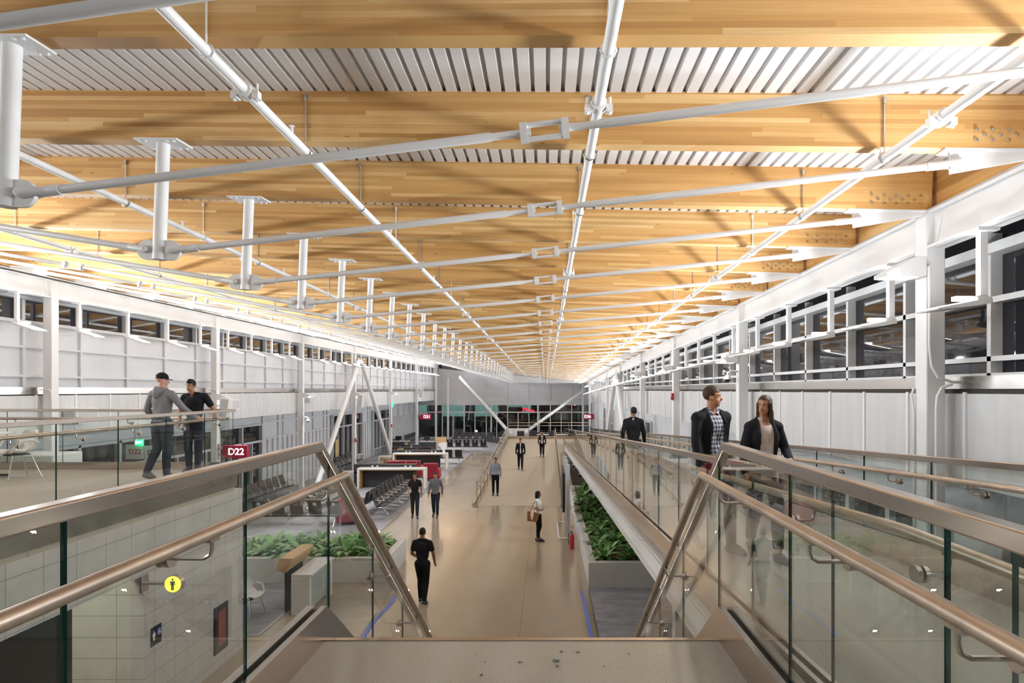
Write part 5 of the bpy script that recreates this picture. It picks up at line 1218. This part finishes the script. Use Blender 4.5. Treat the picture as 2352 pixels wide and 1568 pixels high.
# two men leaning on the mezzanine handrail
person('person in grey hoodie and black cap, seen from behind, hand on the mezzanine handrail', (-6.41, 10.05, LZ), 168, 1.80,
       dict(chest=(-.01, .0, 1.29), shR=(-.20, .02, 1.42), elR=(-.35, -.06, 1.19), wrR=(-.42, -.24, 1.04), haR=(-.435, -.31, 1.005), elL=(.25, .05, 1.16), wrL=(.23, -.12, .98), haL=(.21, -.2, .95), anL=(.10, .20, .15), toL=(.115, .06, .045), knL=(.10, -.01, .52), knR=(-.08, -.02, .5), anR=(-.09, .0, .085), toR=(-.10, -.15, .035)),
       'pale', 'none', C_HEATH, C_NAVY, M_SHOEB, 0.010, head=(-40, 4, 0), cap=True, hood=True, beltz=.97, hairm=M_HAIRG)
person('smiling person in black polo shirt and dark jeans leaning on the mezzanine handrail', (-6.40, 10.95, LZ), 8, 1.72,
       dict(head=(-.05, -.035, 1.635), neck=(-.02, .01, 1.485), shL=(.19, .01, 1.43), elL=(.32, .06, 1.19), wrL=(.375, -.05, 1.04), haL=(.42, -.12, 1.025), elR=(-.27, .05, 1.17), wrR=(-.22, -.10, .96), haR=(-.20, -.17, .92), knL=(.08, -.02, .5), anL=(.05, .02, .085), toL=(.07, -.13, .035)),
       'tan', 'top', C_BLACK, C_NAVY, M_SHOE, 0.010, head=(-12, 6, 8), smile=True, sleeves='short', beltz=.87)
# upper ramp
person('person in dark suit walking away down the upper ramp, seen from behind', (2.08, 14.4, rz(14.4)), 168, 1.80, walk(.2, .12), 'brown', 'short', C_WHITE, C_SUIT, M_SHOE, 0.014, jacket=(C_SUIT, .03), head=(28, 0, 0))
person('person in black jacket over a checked shirt walking up the upper ramp, face turned right', (1.80, 6.55, rz(6.55)), 22, 1.80, walk(.26, .06), 'tan', 'short', C_CHECK, C_BLACKT, M_SHOE, 0.010, jacket=(C_SUIT, .085), head=(48, 0, 0), hairm=M_HAIRB, beltz=.88)
person('person with long brown hair, dark blazer and cream blouse walking on the upper ramp', (2.22, 6.15, rz(6.15)), 0, 1.68, dict(walk(.22, .05), elL=(.23, -.02, 1.16), wrL=(.20, -.22, 1.08), haL=(.17, -.30, 1.09)), 'tan', 'long', C_CREAM, C_BLACKT, M_SHOE, 0.010, female=True, jacket=(C_SUIT, .075), head=(-38, 0, 0), hairm=M_HAIRB, beltz=.86)
# lower ramp
person('person in dark suit walking down the middle of the lower ramp', (-1.48, 34.3, cz(34.3)), 4, 1.80, walk(.22, .1), 'tan', 'short', C_WHITE, C_SUIT, M_SHOE, 0.018, jacket=(C_SUIT, .03))
person('person with long brown hair and grey blouse near the top of the lower ramp', (-.28, 38.6, cz(38.6)), 0, 1.68, walk(.2, .08), 'tan', 'long', C_CREAM, C_BLACKT, M_SHOE, 0.018, female=True, jacket=(C_SUIT, .07), hairm=M_HAIRB)
person('person in grey gingham shirt and black trousers at the foot of the lower ramp', (-2.37, 28.0, cz(28.0)), 3, 1.78, dict(anL=(.10, -.05, .085), toL=(.11, -.2, .035)), 'tan', 'short', C_GING, C_BLACKT, M_SHOE, 0.014, hairm=M_HAIRB, beltz=.97)
# main floor
person('person in black shirt and dark jeans walking beside the near row of seats', (-5.13, 23.5, 0.012), 12, 1.78, walk(.16, .1), 'tan', 'short', C_BLACK, C_NAVY, M_SHOE, 0.014, sleeves='short')
person('person in grey shirt and dark jeans walking right of the one in black', (-4.36, 23.7, 0.0), 0, 1.78, walk(.15, .1), 'tan', 'short', C_GREY, C_NAVY, M_SHOEB, 0.014)
person('person in all black with bare forearms walking away near the stair foot', (-2.90, 14.1, 0.0), 176, 1.80, dict(walk(.2, .1), elL=(.25, .0, 1.17), wrL=(.22, -.17, 1.06), haL=(.17, -.22, 1.07)), 'brown', 'short', C_BLACK, C_BLACKT, M_SHOE, 0.011, sleeves='short', head=(8, 0, 0))
person('standing person with long dark hair, white top and black trousers, in profile facing right', (-.27, 19.95, 0.0), 82, 1.68, dict(knL=(.08, -.05, .5), anL=(.08, .05, .085), toL=(.09, -.11, .03), anR=(-.08, -.02, .085), toR=(-.09, -.18, .03), elL=(.21, .05, 1.17), wrL=(.2, .02, .92), haL=(.2, -.02, .84), elR=(-.20, .06, 1.17), wrR=(-.17, -.12, 1.12), haR=(-.13, -.18, 1.16)),
       'brown', 'long', C_WHITE, C_BLACKT, M_SHOE, 0.011, female=True, sleeves='short', head=(6, -4, 0), beltz=.97)
root = thing('tote_bag', 'brown leather tote bag on the shoulder of the standing person in white', 'bag', (-.42, 19.7, .8))
M_TAN = mat('tan_leather', (0.30, 0.12, 0.035), 0.5); mb = MB(); BX = Matrix.Translation((-.44, 19.70, .86)) @ Matrix.Rotation(R(6), 4, 'Y')
mb.add([BX @ Vector(v) for v in ((-.17, -.06, -.16), (.15, -.06, -.16), (.15, .06, -.16), (-.17, .06, -.16), (-.21, -.05, .17), (.20, -.05, .14), (.20, .05, .14), (-.21, .05, .17))], [(0, 3, 2, 1), (4, 5, 6, 7), (0, 1, 5, 4), (1, 2, 6, 5), (2, 3, 7, 6), (3, 0, 4, 7)])
bevel(mb.build('bag_body', M_TAN, root), 0.02); 
for y in (-.045, .045): MB().tube([BX @ Vector(v) for v in ((-.10, y, .15), (-.04, y + .06, .40), (.06, y + .09, .50), (.10, y + .06, .38), (.11, y, .13))], 0.011, 8).build('strap', M_TAN, root)
mb = MB(); mb.tube([BX @ Vector(v) for v in ((-.03, -.075, .22), (-.035, -.085, .05), (-.02, -.08, -.10))], [.04, .05, .015], 10); mb.build('scarf', C_WHITE, root)

o = bevel(MB().box(-12.95, -12.90, 36.9, 37.4, 0.0, 1.95, 0).build('oak_sheet', M_OAK), 0.005); tag(o, 'tall oak panel leaning at the left wall behind the tube braces', 'panel')
